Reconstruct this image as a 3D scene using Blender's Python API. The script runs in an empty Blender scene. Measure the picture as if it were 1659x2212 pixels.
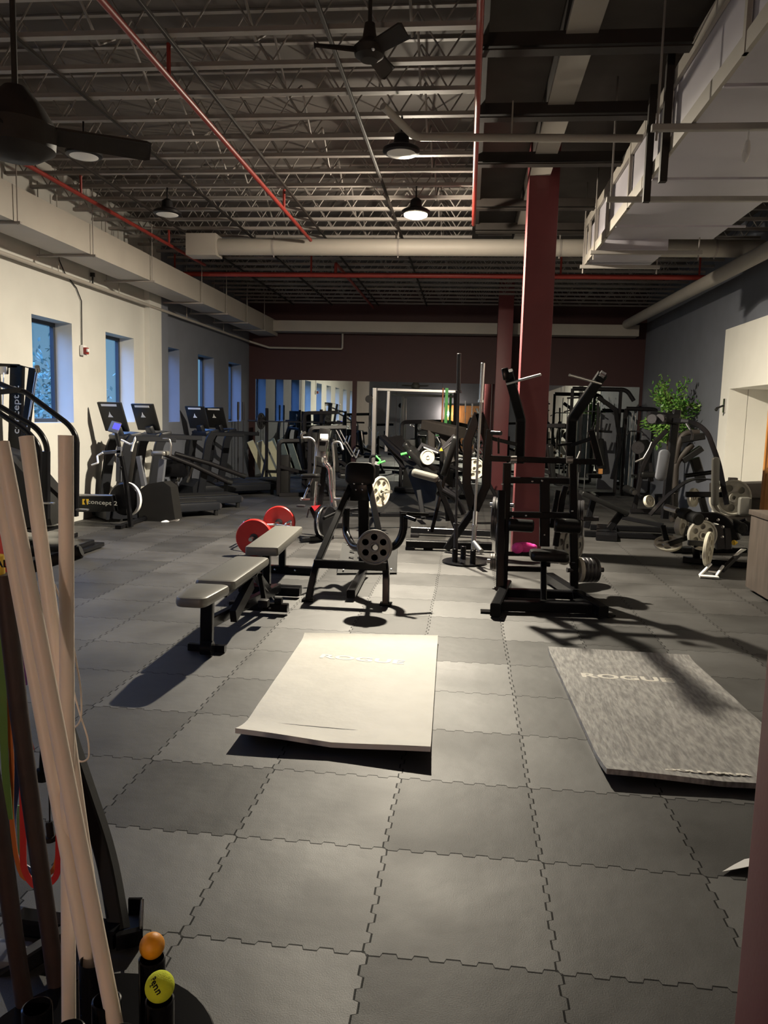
import bpy, bmesh, math, random
from mathutils import Vector, Matrix
random.seed(7)
S = bpy.context.scene
COL = S.collection
PI = math.pi
R = math.radians
V = Vector

# ---------------------------------------------------------------- camera, world, exposure
cd = bpy.data.cameras.new('camera')
cam = bpy.data.objects.new('camera', cd); COL.objects.link(cam)
cam.location = (0, 0, 1.7)
cam.rotation_euler = (Matrix.Rotation(R(6.0), 3, 'Z') @ Matrix.Rotation(R(83.0), 3, 'X') @ Matrix.Rotation(R(1.5), 3, 'Z')).to_euler()
cd.sensor_fit = 'VERTICAL'; cd.sensor_height = 36.0; cd.lens = 36.0 * 1665.0 / 2212.0
cd.clip_start = 0.05; cd.clip_end = 200
S.camera = cam
S.view_settings.view_transform = 'Standard'; S.view_settings.look = 'None'
S.view_settings.exposure = 0.0; S.view_settings.gamma = 1.0; S.view_settings.use_curve_mapping = False
LAMP_W = 300.0
DOWN_W = 1050.0
BACK_W = 210.0
SKY = 18.0
wd = bpy.data.worlds.new('dusk_sky'); S.world = wd; wd.use_nodes = True
nt = wd.node_tree; bg = nt.nodes['Background']
tc = nt.nodes.new('ShaderNodeTexCoord'); sx = nt.nodes.new('ShaderNodeSeparateXYZ'); cr = nt.nodes.new('ShaderNodeValToRGB')
nt.links.new(tc.outputs['Generated'], sx.inputs[0]); nt.links.new(sx.outputs['Z'], cr.inputs[0]); nt.links.new(cr.outputs[0], bg.inputs[0])
cr.color_ramp.elements[0].position = 0.12; cr.color_ramp.elements[0].color = (0.010, 0.019, 0.027, 1)
cr.color_ramp.elements[1].position = 0.42; cr.color_ramp.elements[1].color = (0.14, 0.27, 0.62, 1)
bg.inputs[1].default_value = SKY

# ---------------------------------------------------------------- materials
def mat(name, col, rough=0.5, metal=0.0, var=0.0, vs=8.0, bump=0.0, bs=60.0, emit=None, es=1.0, spec=0.5, coat=0.0, stretch=None, col2=None):
    m = bpy.data.materials.new(name); m.use_nodes = True
    t = m.node_tree; b = t.nodes['Principled BSDF']
    b.inputs['Base Color'].default_value = (*col, 1); b.inputs['Roughness'].default_value = rough
    b.inputs['Metallic'].default_value = metal; b.inputs['Specular IOR Level'].default_value = spec
    b.inputs['Coat Weight'].default_value = coat
    tcn = t.nodes.new('ShaderNodeTexCoord'); mp = t.nodes.new('ShaderNodeMapping')
    t.links.new(tcn.outputs['Object'], mp.inputs[0])
    if stretch: mp.inputs['Scale'].default_value = stretch
    if var > 0 or col2:
        n = t.nodes.new('ShaderNodeTexNoise'); n.inputs['Scale'].default_value = vs; n.inputs['Detail'].default_value = 5
        r = t.nodes.new('ShaderNodeValToRGB'); t.links.new(mp.outputs[0], n.inputs[0]); t.links.new(n.outputs[0], r.inputs[0])
        c2 = col2 or tuple(min(1, c * (1 + var)) for c in col); c1 = col if col2 else tuple(c * (1 - var) for c in col)
        r.color_ramp.elements[0].position = 0.35; r.color_ramp.elements[1].position = 0.65
        r.color_ramp.elements[0].color = (*c1, 1); r.color_ramp.elements[1].color = (*c2, 1)
        t.links.new(r.outputs[0], b.inputs['Base Color'])
    if bump > 0:
        n2 = t.nodes.new('ShaderNodeTexNoise'); n2.inputs['Scale'].default_value = bs; n2.inputs['Detail'].default_value = 4
        bp = t.nodes.new('ShaderNodeBump'); bp.inputs['Strength'].default_value = bump; bp.inputs['Distance'].default_value = 0.01
        t.links.new(mp.outputs[0], n2.inputs[0]); t.links.new(n2.outputs[0], bp.inputs['Height']); t.links.new(bp.outputs[0], b.inputs['Normal'])
    if emit:
        b.inputs['Emission Color'].default_value = (*emit, 1); b.inputs['Emission Strength'].default_value = es
    return m

def floor_mat():
    m = bpy.data.materials.new('rubber_tiles'); m.use_nodes = True
    t = m.node_tree; N = t.nodes; L = t.links; b = N['Principled BSDF']
    g = N.new('ShaderNodeNewGeometry'); s = N.new('ShaderNodeSeparateXYZ'); L.new(g.outputs['Position'], s.inputs[0])
    def M(op, a, c=None, d=None):
        n = N.new('ShaderNodeMath'); n.operation = op
        for i, v in enumerate((a, c, d)):
            if v is None: continue
            if isinstance(v, (int, float)): n.inputs[i].default_value = v
            else: L.new(v, n.inputs[i])
        return n.outputs[0]
    T = 0.61
    u = M('DIVIDE', M('SUBTRACT', s.outputs['X'], 0.35), T); v = M('DIVIDE', M('SUBTRACT', s.outputs['Y'], 3.475), T)
    nz = N.new('ShaderNodeTexNoise'); nz.inputs['Scale'].default_value = 2.3; L.new(g.outputs['Position'], nz.inputs[0])
    wob = M('MULTIPLY', M('SUBTRACT', nz.outputs[0], 0.5), 0.035)
    def tooth(w):
        q = M('MULTIPLY', M('SINE', M('MULTIPLY', w, 2 * PI * 6)), 5.0)
        return M('MULTIPLY', M('MAXIMUM', M('MINIMUM', q, 1.0), -1.0), 0.014)
    uu = M('ADD', M('ADD', u, tooth(v)), wob); vv = M('ADD', M('ADD', v, tooth(u)), wob)
    fu = M('FRACT', uu); fv = M('FRACT', vv); iu = M('FLOOR', uu); iv = M('FLOOR', vv)
    du = M('MINIMUM', fu, M('SUBTRACT', 1.0, fu)); dv = M('MINIMUM', fv, M('SUBTRACT', 1.0, fv)); dd = M('MINIMUM', du, dv)
    seam = M('LESS_THAN', dd, 0.0055)
    cv = N.new('ShaderNodeCombineXYZ'); L.new(iu, cv.inputs[0]); L.new(iv, cv.inputs[1])
    wn = N.new('ShaderNodeTexWhiteNoise'); wn.noise_dimensions = '3D'; L.new(cv.outputs[0], wn.inputs[0])
    n1 = N.new('ShaderNodeTexNoise'); n1.inputs['Scale'].default_value = 1.6; n1.inputs['Detail'].default_value = 4; L.new(g.outputs['Position'], n1.inputs[0])
    n2 = N.new('ShaderNodeTexNoise'); n2.inputs['Scale'].default_value = 220; n2.inputs['Detail'].default_value = 2; L.new(g.outputs['Position'], n2.inputs[0])
    k = M('ADD', M('ADD', M('MULTIPLY', wn.outputs[0], 0.6), M('MULTIPLY', n1.outputs[0], 0.75)), M('MULTIPLY', n2.outputs[0], 0.35))
    k0 = k
    k = M('MULTIPLY', k, M('SUBTRACT', 1.0, M('MULTIPLY', seam, 0.85)))
    mx = N.new('ShaderNodeMix'); mx.data_type = 'RGBA'; L.new(k, mx.inputs[0])
    mx.inputs[6].default_value = (0.006, 0.006, 0.006, 1); mx.inputs[7].default_value = (0.022, 0.020, 0.018, 1)
    L.new(mx.outputs[2], b.inputs['Base Color'])
    L.new(M('ADD', 0.42, M('MULTIPLY', n1.outputs[0], 0.34)), b.inputs['Roughness'])
    L.new(M('MULTIPLY', M('ADD', -0.12, M('MULTIPLY', k0, 1.1)), M('SUBTRACT', 1.0, M('MULTIPLY', seam, 0.9))), b.inputs['Specular IOR Level'])
    edge = M('MINIMUM', M('MULTIPLY', dd, 12.0), 1.0)
    h = M('ADD', M('MULTIPLY', edge, 0.02), M('ADD', M('MULTIPLY', n1.outputs[0], 1.3), M('MULTIPLY', n2.outputs[0], 0.05)))
    bp = N.new('ShaderNodeBump'); bp.inputs['Strength'].default_value = 0.5; bp.inputs['Distance'].default_value = 0.02
    L.new(h, bp.inputs['Height']); L.new(bp.outputs[0], b.inputs['Normal'])
    return m

def wood_mat(name, c1, c2, sc=(1, 1, 9), rough=0.5):
    return mat(name, c1, rough, col2=c2, vs=3.0, stretch=sc)

M_ = dict(
    floor=floor_mat(),
    cream=mat('cream_wall_paint', (0.56, 0.55, 0.51), 0.75, var=0.04, vs=1.5, bump=0.05, bs=90),
    grey=mat('grey_wall_paint', (0.150, 0.160, 0.190), 0.7, var=0.05, vs=2, bump=0.05, bs=90),
    white=mat('white_wall_paint', (0.80, 0.78, 0.72), 0.7, var=0.03, vs=1.5),
    platel=mat('pale_grey_iron', (0.38, 0.36, 0.31), 0.45, var=0.06, vs=30),
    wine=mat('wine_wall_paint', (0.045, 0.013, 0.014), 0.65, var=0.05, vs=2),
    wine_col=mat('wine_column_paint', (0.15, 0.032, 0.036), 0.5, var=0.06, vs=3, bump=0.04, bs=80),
    deck=mat('roof_deck', (0.10, 0.086, 0.077), 0.85, var=0.12, vs=2.5),
    joist=mat('joist_paint', (0.27, 0.245, 0.225), 0.6, var=0.05),
    dksteel=mat('dark_brown_steel', (0.028, 0.023, 0.020), 0.6, spec=0.25, var=0.1),
    duct=mat('pale_duct_paint', (0.36, 0.33, 0.29), 0.55, var=0.04, vs=2),
    ductw=mat('white_duct_wrap', (0.44, 0.42, 0.47), 0.5, var=0.04, vs=2),  # slight purple tint stands for light reflected onto the underside
    redpipe=mat('red_pipe_paint', (0.24, 0.025, 0.018), 0.45, var=0.06),
    conduit=mat('grey_conduit', (0.30, 0.28, 0.26), 0.45, var=0.05),
    black=mat('black_powder_coat', (0.006, 0.006, 0.007), 0.24, spec=0.2, var=0.1, bump=0.02, bs=300),
    blackm=mat('matte_black_steel', (0.010, 0.009, 0.010), 0.45, spec=0.22, var=0.1),
    rubber=mat('black_rubber', (0.008, 0.008, 0.008), 0.65, spec=0.2, bump=0.1, bs=200),
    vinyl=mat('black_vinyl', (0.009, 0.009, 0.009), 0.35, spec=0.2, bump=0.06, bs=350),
    vinylg=mat('grey_vinyl_with_glare', (0.14, 0.135, 0.12), 0.36, bump=0.06, bs=350),  # on the black bench pads this grey stands for lamp glare
    chrome=mat('chrome', (0.75, 0.75, 0.76), 0.16, 1.0),
    steel=mat('brushed_steel', (0.42, 0.41, 0.40), 0.35, 1.0, bump=0.03),
    plate=mat('grey_hammertone_iron', (0.17, 0.16, 0.15), 0.42, 0.3, var=0.1, vs=60),
    plated=mat('dark_iron', (0.040, 0.038, 0.042), 0.35, 0.3, var=0.1, vs=40),
    platec=mat('cream_iron_plate', (0.50, 0.47, 0.38), 0.5, var=0.05),
    red=mat('red_bumper_rubber', (0.48, 0.018, 0.014), 0.38, var=0.05),
    grey_pl=mat('grey_plastic', (0.10, 0.105, 0.12), 0.4, var=0.04),
    white_pl=mat('white_plastic', (0.75, 0.74, 0.72), 0.4),
    dkplast=mat('dark_grey_plastic', (0.014, 0.0135, 0.013), 0.4, spec=0.25, var=0.05),
    treadm=mat('charcoal_treadmill_shell', (0.010, 0.011, 0.014), 0.4, spec=0.25, var=0.05),
    belt=mat('treadmill_belt', (0.012, 0.0115, 0.011), 0.6, spec=0.2, bump=0.1, bs=300),
    pvc=mat('cream_pvc_plastic', (0.88, 0.76, 0.64), 0.45, var=0.03, vs=6, bump=0.02, bs=120),
    mirror=mat('mirror_glass', (0.72, 0.78, 0.78), 0.015, 1.0),
    woodo=mat('orange_stained_wood', (0.52, 0.24, 0.07), 0.45, col2=(0.36, 0.15, 0.04), vs=2.5, stretch=(6, 6, 0.7)),
    woodg=mat('grey_brown_laminate', (0.085, 0.066, 0.054), 0.5, col2=(0.055, 0.043, 0.035), vs=3, stretch=(9, 9, 0.8)),
    yellow=mat('yellow_plastic', (0.75, 0.48, 0.02), 0.45),
    green=mat('bright_green_plastic', (0.08, 0.55, 0.10), 0.45),
    pink=mat('magenta_cloth', (0.62, 0.03, 0.25), 0.55, var=0.15, vs=20, bump=0.6, bs=30),
    frame=mat('dark_window_frame', (0.03, 0.035, 0.045), 0.4),
    letter=mat('pale_lettering', (0.65, 0.62, 0.55), 0.5),
    boltm=mat('steel_bolt', (0.5, 0.5, 0.5), 0.25, 1.0),
)

# ---------------------------------------------------------------- mesh builder
class MB:
    def __init__(s): s.v = []; s.f = []
    def add(s, vs, fs, mx=None):
        o = len(s.v)
        s.v += [tuple((mx @ V(p)) if mx else p) for p in vs]; s.f += [tuple(i + o for i in f) for f in fs]; return s
    def merge(s, o): return s.add(o.v, o.f)
    def box(s, c, d, rot=None, b=0.0):
        x, y, z = d[0] / 2, d[1] / 2, d[2] / 2
        mx = Matrix.Translation(V(c)) @ (rot.to_4x4() if rot else Matrix.Identity(4))
        if b <= 0:
            vs = [(i, j, k) for i in (-x, x) for j in (-y, y) for k in (-z, z)]
            return s.add(vs, [(0, 1, 3, 2), (4, 6, 7, 5), (0, 4, 5, 1), (2, 3, 7, 6), (0, 2, 6, 4), (1, 5, 7, 3)], mx)
        bm = bmesh.new(); bmesh.ops.create_cube(bm, size=1)
        for q in bm.verts: q.co = V((q.co.x * 2 * x, q.co.y * 2 * y, q.co.z * 2 * z))
        bmesh.ops.bevel(bm, geom=list(bm.edges), offset=min(b, x * .95, y * .95, z * .95), segments=2, affect='EDGES', profile=0.6)
        bm.verts.index_update()
        s.add([tuple(q.co) for q in bm.verts], [[q.index for q in f.verts] for f in bm.faces], mx); bm.free(); return s
    def sweep(s, pts, prof, up=(0, 0, 1), closed=False, caps=True):
        pts = [V(p) for p in pts]; n = len(pts); m = len(prof); up = V(up); rings = []; px = None
        for i, p in enumerate(pts):
            a = pts[i - 1] if (i > 0 or closed) else p
            c = pts[(i + 1) % n] if (i < n - 1 or closed) else p
            d1 = (p - a).normalized() if (p - a).length > 1e-9 else None
            d2 = (c - p).normalized() if (c - p).length > 1e-9 else None
            t = ((d1 or d2) + (d2 or d1)).normalized()
            if px is None:
                u = up - t * up.dot(t)
                if u.length < 0.05:
                    u = V((0, 1, 0)) - t * t.y
                    if u.length < 0.05: u = V((1, 0, 0)) - t * t.x
                u.normalize()
            else:
                u = px - t * px.dot(t); u.normalize()
            px = u; w = t.cross(u)
            k = 1.0
            if d1 and d2:
                cs = max(0.3, t.dot(d1)); k = 1.0 / cs
            bend = (d2 - d1) if (d1 and d2) else V((0, 0, 0))
            bn = bend.normalized() if bend.length > 1e-4 else None
            ring = []
            for (x, y) in prof:
                o = w * x + u * y
                if bn and k > 1: o = o + bn * o.dot(bn) * (k - 1)
                ring.append(p + o)
            rings.append(ring)
        vs = [tuple(q) for r_ in rings for q in r_]; fs = []
        for i in range(n if closed else n - 1):
            j = (i + 1) % n
            for k in range(m):
                l = (k + 1) % m
                fs.append((i * m + k, i * m + l, j * m + l, j * m + k))
        if caps and not closed:
            fs.append(tuple(range(m - 1, -1, -1))); fs.append(tuple((n - 1) * m + k for k in range(m)))
        return s.add(vs, fs)
    def tube(s, pts, r, fil=0.0, n=12, closed=False, up=(0, 0, 1)):
        return s.sweep(fillet(pts, fil) if fil > 0 else pts, [(r * math.cos(2 * PI * k / n), r * math.sin(2 * PI * k / n)) for k in range(n)], up, closed)
    def beam(s, pts, w, h, fil=0.0, up=(0, 0, 1), c=None):
        c = min(w, h) * 0.12 if c is None else c; x, y = w / 2, h / 2
        pr = [(x - c, -y), (x, -y + c), (x, y - c), (x - c, y), (-x + c, y), (-x, y - c), (-x, -y + c), (-x + c, -y)]
        return s.sweep(fillet(pts, fil) if fil > 0 else pts, pr, up)
    def lathe(s, p, ax, prof, n=28):
        ax = V(ax).normalized(); q = ax.to_track_quat('Z', 'Y').to_matrix(); p = V(p); m = len(prof); vs = []; fs = []
        for k in range(n):
            a = 2 * PI * k / n; e = q @ V((math.cos(a), math.sin(a), 0))
            for (r, h) in prof: vs.append(tuple(p + e * r + ax * h))
        for k in range(n):
            l = (k + 1) % n
            for i in range(m - 1): fs.append((k * m + i, l * m + i, l * m + i + 1, k * m + i + 1))
        if prof[0][0] > 1e-6: fs.append(tuple(k * m for k in range(n - 1, -1, -1)))
        if prof[-1][0] > 1e-6: fs.append(tuple(k * m + m - 1 for k in range(n)))
        return s.add(vs, fs)
    def cyl(s, p, q, r, n=18, b=0.0):
        p, q = V(p), V(q); L = (q - p).length
        pr = [(r, 0), (r, L)] if b <= 0 else [(r - b, 0), (r, b), (r, L - b), (r - b, L)]
        return s.lathe(p, q - p, pr, n)
    def prism(s, pts, d):
        pts = [V(p) for p in pts]; d = V(d); n = len(pts)
        return s.add([tuple(p) for p in pts] + [tuple(p + d) for p in pts],
                     [tuple(range(n - 1, -1, -1)), tuple(range(n, 2 * n))] + [(i, (i + 1) % n, n + (i + 1) % n, n + i) for i in range(n)])
    def pad(s, c, u, v, lu, lv, t, r=0.04, e=0.015, taper=1.0):
        """cushion: centre c, long axis u, cross axis v, size lu x lv, thickness t, corner r, rounded rim e"""
        c = V(c); u = V(u).normalized(); v = V(v); v = (v - u * v.dot(u)).normalized(); w = u.cross(v)
        r = min(r, lu / 2.01, lv / 2.01); out = []
        for cx, cy, a0 in ((1, 1, 0), (-1, 1, 90), (-1, -1, 180), (1, -1, 270)):
            for k in range(6):
                a = R(a0 + 18 * k); x = cx * (lu / 2 - r) + r * math.cos(a); y = cy * (lv / 2 - r) + r * math.sin(a)
                out.append((x, y * (1 + (taper - 1) * (0.5 + x / lu))))
        m = len(out); lv_ = [(-t / 2, e), (-t / 2 + e * .3, e * .3), (-t / 2 + e, 0), (t / 2 - e, 0), (t / 2 - e * .3, e * .3), (t / 2, e)]
        vs = []
        for h, ins in lv_:
            for x, y in out: vs.append(tuple(c + u * (x * (1 - 2 * ins / lu)) + v * (y * (1 - 2 * ins / lv)) + w * h))
        fs = [(i * m + k, i * m + (k + 1) % m, (i + 1) * m + (k + 1) % m, (i + 1) * m + k) for i in range(5) for k in range(m)]
        fs += [tuple(range(m - 1, -1, -1)), tuple(5 * m + k for k in range(m))]
        return s.add(vs, fs)
    def ball(s, c, r, n=20, sc=(1, 1, 1)):
        pr = [(r * math.sin(PI * i / (n // 2)), -r * math.cos(PI * i / (n // 2))) for i in range(n // 2 + 1)]
        b = MB().lathe((0, 0, 0), (0, 0, 1), pr, n)
        return s.add([(c[0] + x * sc[0], c[1] + y * sc[1], c[2] + z * sc[2]) for x, y, z in b.v], b.f)
    def bolts(s, pts, ax, r=0.012, h=0.008):
        for p in pts: s.lathe(p, ax, [(r, 0), (r, h * .6), (r * .6, h), (0, h)], 8)
        return s

def fillet(pts, r, n=6):
    pts = [V(p) for p in pts]; out = [pts[0]]
    for i in range(1, len(pts) - 1):
        p = pts[i]; a = pts[i - 1] - p; b = pts[i + 1] - p
        rr = min(r, a.length * .49, b.length * .49); a.normalize(); b.normalize()
        s0, s1 = p + a * rr, p + b * rr
        for k in range(n + 1):
            t = k / n; out.append(s0 * (1 - t) ** 2 + p * 2 * t * (1 - t) + s1 * t * t)
    out.append(pts[-1]); return out

def build_mesh(name, mb, org, m, sharp=35):
    me = bpy.data.meshes.new(name); o = V(org)
    me.from_pydata([tuple(V(p) - o) for p in mb.v], [], mb.f); me.materials.append(m)
    bm = bmesh.new(); bm.from_mesh(me); bmesh.ops.recalc_face_normals(bm, faces=bm.faces); bm.to_mesh(me); bm.free()
    me.polygons.foreach_set('use_smooth', [True] * len(me.polygons)); me.set_sharp_from_angle(angle=R(sharp)); me.update()
    return me
def root_of(o):
    while o.parent: o = o.parent
    return o
def tag(o, label, cat, group=None):
    o['label'] = label; o['category'] = cat
    if group: o['group'] = group
    return o
def thing(name, label, cat, loc, group=None):
    o = bpy.data.objects.new(name, None); COL.objects.link(o); o.location = loc; o.empty_display_size = 0.1
    return tag(o, label, cat, group)
ORG = {}
SPLIT = {'bolt', 'rear_foot', 'upright', 'seat_bracket', 'pivot_bearing', 'head_ring', 'hook', 'pad_frame', 'knob', 'adjuster_knob', 'handle', 'screw_head', 'steel_caps', 'pulley', 'bar', 'horn_link', 'support', 'rail', 'guide_rod', 'foot_bracket', 'emblem'}
def loose(mb):
    n = len(mb.v); pr = list(range(n))
    def fd(a):
        while pr[a] != a: pr[a] = pr[pr[a]]; a = pr[a]
        return a
    for f in mb.f:
        a = fd(f[0])
        for k in f[1:]: pr[fd(k)] = a
    g = {}
    for f in mb.f: g.setdefault(fd(f[0]), []).append(f)
    out = []
    for fs in g.values():
        ids = sorted({i for f in fs for i in f}); mp = {v: i for i, v in enumerate(ids)}; b = MB(); b.v = [mb.v[i] for i in ids]; b.f = [tuple(mp[i] for i in f) for f in fs]; out.append(b)
    return out
def part(par, name, mb, m, label=None):
    if name in SPLIT:
        ps = loose(mb)
        if len(ps) > 1:
            for b in ps: o = part1(par, name, b, m, label)
            return o
    return part1(par, name, mb, m, label)
def part1(par, name, mb, m, label=None):
    r = root_of(par); org = ORG.get(r.name, tuple(r.location)); ORG[r.name] = org
    o = bpy.data.objects.new(name, build_mesh(name, mb, org, M_[m] if isinstance(m, str) else m)); COL.objects.link(o); o.parent = par
    if label: o['label'] = label
    return o
def solo(name, label, cat, mb, m, group=None, loc=None):
    if loc is None:
        xs = [p[0] for p in mb.v]; ys = [p[1] for p in mb.v]; zs = [p[2] for p in mb.v]
        loc = ((min(xs) + max(xs)) / 2, (min(ys) + max(ys)) / 2, min(zs))
    o = bpy.data.objects.new(name, build_mesh(name, mb, loc, M_[m] if isinstance(m, str) else m)); COL.objects.link(o); o.location = loc
    ORG[o.name] = tuple(loc)
    return tag(o, label, cat, group)
def struct(name, mb, m, parent=None):
    o = bpy.data.objects.new(name, build_mesh(name, mb, (0, 0, 0), M_[m] if isinstance(m, str) else m)); COL.objects.link(o)
    if parent: o.parent = parent
    else: o['kind'] = 'structure'
    ORG[o.name] = (0, 0, 0)
    return o
def dup(root, loc, label=None, rz=None):
    r = root.copy(); COL.objects.link(r); r.location = loc
    if rz is not None: r.rotation_euler = (0, 0, rz)
    if label: r['label'] = label
    for ch in list(root.children):
        c = ch.copy(); COL.objects.link(c); c.parent = r
        for g in list(ch.children):
            d = g.copy(); COL.objects.link(d); d.parent = c
    return r
def curve_mb(setup):
    cu = bpy.data.curves.new('tmp', 'CURVE') if setup[0] == 'c' else bpy.data.curves.new('tmp', 'FONT')
    o = bpy.data.objects.new('tmp', cu); COL.objects.link(o); setup[1](cu)
    bpy.context.view_layer.update()
    me = bpy.data.meshes.new_from_object(o.evaluated_get(bpy.context.evaluated_depsgraph_get()))
    mb = MB(); mb.v = [tuple(v.co) for v in me.vertices]; mb.f = [tuple(p.vertices) for p in me.polygons]
    bpy.data.objects.remove(o); bpy.data.meshes.remove(me); bpy.data.curves.remove(cu); return mb
def text_mb(body, size, org, xdir, ydir, ext=0.0015, bold=0.0, sx=1.0):
    def f(cu):
        cu.body = body; cu.size = size; cu.extrude = ext; cu.align_x = 'CENTER'; cu.align_y = 'CENTER'; cu.offset = bold; cu.space_character = 1.05
    b = curve_mb(('f', f)); x = V(xdir).normalized(); y = V(ydir); y = (y - x * y.dot(x)).normalized(); z = x.cross(y)
    mx = Matrix((x, y, z)).transposed().to_4x4(); mx.translation = V(org)
    return MB().add([(p[0] * sx, p[1], p[2]) for p in b.v], b.f, mx)
_pl = {}
def holed_disc(Rr, nh, hr, hc, t, hub=0.026, oval=1.0):
    k = (Rr, nh, hr, hc, t, oval)
    if k in _pl: return _pl[k]
    def f(cu):
        cu.dimensions = '2D'; cu.fill_mode = 'BOTH'; cu.extrude = t / 2
        def ring(cx, cy, r, n, rot=0, ov=1.0):
            sp = cu.splines.new('POLY'); sp.points.add(n - 1); sp.use_cyclic_u = True
            for i in range(n):
                a = 2 * PI * i / n; x, y = r * math.cos(a), r * ov * math.sin(a)
                sp.points[i].co = (cx + x * math.cos(rot) - y * math.sin(rot), cy + x * math.sin(rot) + y * math.cos(rot), 0, 1)
        ring(0, 0, Rr, 40); ring(0, 0, hub, 12)
        for i in range(nh):
            a = 2 * PI * (i + .25) / nh; ring(hc * math.cos(a), hc * math.sin(a), hr, 14, a, oval)
    _pl[k] = curve_mb(('c', f)); return _pl[k]
def plate_mb(c, ax, Rr=0.2, nh=6, t=0.03, spin=0.0, hs=0.19, oval=1.0):
    """weight plate with grip holes: thin web, thick rim and hub"""
    q = V(ax).normalized().to_track_quat('Z', 'Y').to_matrix().to_4x4(); mx = Matrix.Translation(V(c)) @ q @ Matrix.Rotation(spin, 4, 'Z')
    mb = MB(); d = holed_disc(Rr * .93, nh, Rr * hs, Rr * 0.58, t * .5, oval=oval) if nh else None
    if d: mb.add(d.v, d.f, mx)
    else: mb.lathe((V(c) - V(ax).normalized() * t * .3), ax, [(0.026, 0), (Rr * .93, 0), (Rr * .93, t * .6), (0.026, t * .6)], 36)
    a = V(ax).normalized()
    mb.lathe(V(c) - a * t / 2, ax, [(Rr * .87, t * .15), (Rr * .9, 0), (Rr * .97, 0), (Rr, t * .15), (Rr, t * .85), (Rr * .97, t), (Rr * .9, t), (Rr * .87, t * .85), (Rr * .87, t * .15)], 40)
    mb.lathe(V(c) - a * t / 2, ax, [(0.027, 0), (Rr * .26, 0), (Rr * .28, t * .2), (Rr * .28, t * .8), (Rr * .26, t), (0.027, t), (0.027, 0)], 24)
    return mb

# ---------------------------------------------------------------- the room
XL, XR, YB, YF, ZT = -5.9, 4.4, 20.5, -5.0, 5.05
struct('floor', MB().box(((XL + 7) / 2 , (YB + YF) / 2, -0.05), (7 - XL + 0.8, YB - YF + 0.4, 0.1)), 'floor')
struct('ceiling', MB().box(((XL + 7) / 2, (YB + YF) / 2, ZT + 0.05), (7 - XL + 0.8, YB - YF + 0.4, 0.1)), 'deck')
WINY = [19.78, 17.61, 15.44, 13.27, 11.12, 8.97, 6.81, 4.65, 2.49]; WW = 1.07; WZ0, WZ1 = 1.50, 2.96
def wall_left(y0, y1, wins, m, name):
    mb = MB(); T = 0.32; xc = XL - T / 2
    mb.box((xc, (y0 + y1) / 2, WZ0 / 2), (T, y1 - y0, WZ0)); mb.box((xc, (y0 + y1) / 2, (WZ1 + ZT) / 2), (T, y1 - y0, ZT - WZ1))
    e = y0
    for w in sorted(wins):
        mb.box((xc, (e + w - WW) / 2, (WZ0 + WZ1) / 2), (T, w - WW - e, WZ1 - WZ0)); e = w
    mb.box((xc, (e + y1) / 2, (WZ0 + WZ1) / 2), (T, y1 - e, WZ1 - WZ0))
    return struct(name, mb, m)
wall_left(YF, 14.28, [w for w in WINY if w < 14], 'cream', 'wall_left')
wall_left(14.28, YB, [w for w in WINY if w > 14], 'grey', 'wall_left')
struct('trim_1', MB().box((XL + 0.04, 14.0, ZT / 2), (0.12, 0.55, ZT)), 'cream')       # pilaster between the paints
struct('trim_2', MB().box((XL + 0.04, 14.45, ZT / 2), (0.10, 0.34, ZT)), 'grey')
glass = bpy.data.materials.new('window_glass'); glass.use_nodes = True
_t = glass.node_tree; _t.nodes.remove(_t.nodes['Principled BSDF']); _o = _t.nodes['Material Output']
_a = _t.nodes.new('ShaderNodeBsdfTransparent'); _a.inputs[0].default_value = (0.86, 0.93, 0.97, 1)
_g = _t.nodes.new('ShaderNodeBsdfGlossy'); _g.inputs['Roughness'].default_value = 0.02
_f = _t.nodes.new('ShaderNodeFresnel'); _f.inputs[0].default_value = 1.45; _m = _t.nodes.new('ShaderNodeMixShader')
_m.inputs[0].default_value = 0.07; _t.nodes.remove(_f); _t.links.new(_a.outputs[0], _m.inputs[1]); _t.links.new(_g.outputs[0], _m.inputs[2]); _t.links.new(_m.outputs[0], _o.inputs[0])
M_['glass'] = glass
for i, w in enumerate(WINY):
    xg = XL - 0.29; y0, y1 = w - WW, w
    fr = MB(); b = 0.055
    for (c, d) in (((xg, y0 + b / 2, (WZ0 + WZ1) / 2), (0.06, b, WZ1 - WZ0)), ((xg, y1 - b / 2, (WZ0 + WZ1) / 2), (0.06, b, WZ1 - WZ0)),
                   ((xg, (y0 + y1) / 2, WZ0 + b / 2), (0.06, WW - 2 * b, b)), ((xg, (y0 + y1) / 2, WZ1 - b / 2), (0.06, WW - 2 * b, b)),
                   ((xg, y0 + 0.30, (WZ0 + WZ1) / 2), (0.045, 0.035, WZ1 - WZ0 - 2 * b))):
        fr.box(c, d)
    f = struct('window_%d' % (i + 1), fr, 'frame')
    struct('pane', MB().box((xg - 0.01, (y0 + y1) / 2, (WZ0 + WZ1) / 2), (0.008, WW - 2 * b, WZ1 - WZ0 - 2 * b)), 'glass', f)
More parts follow.
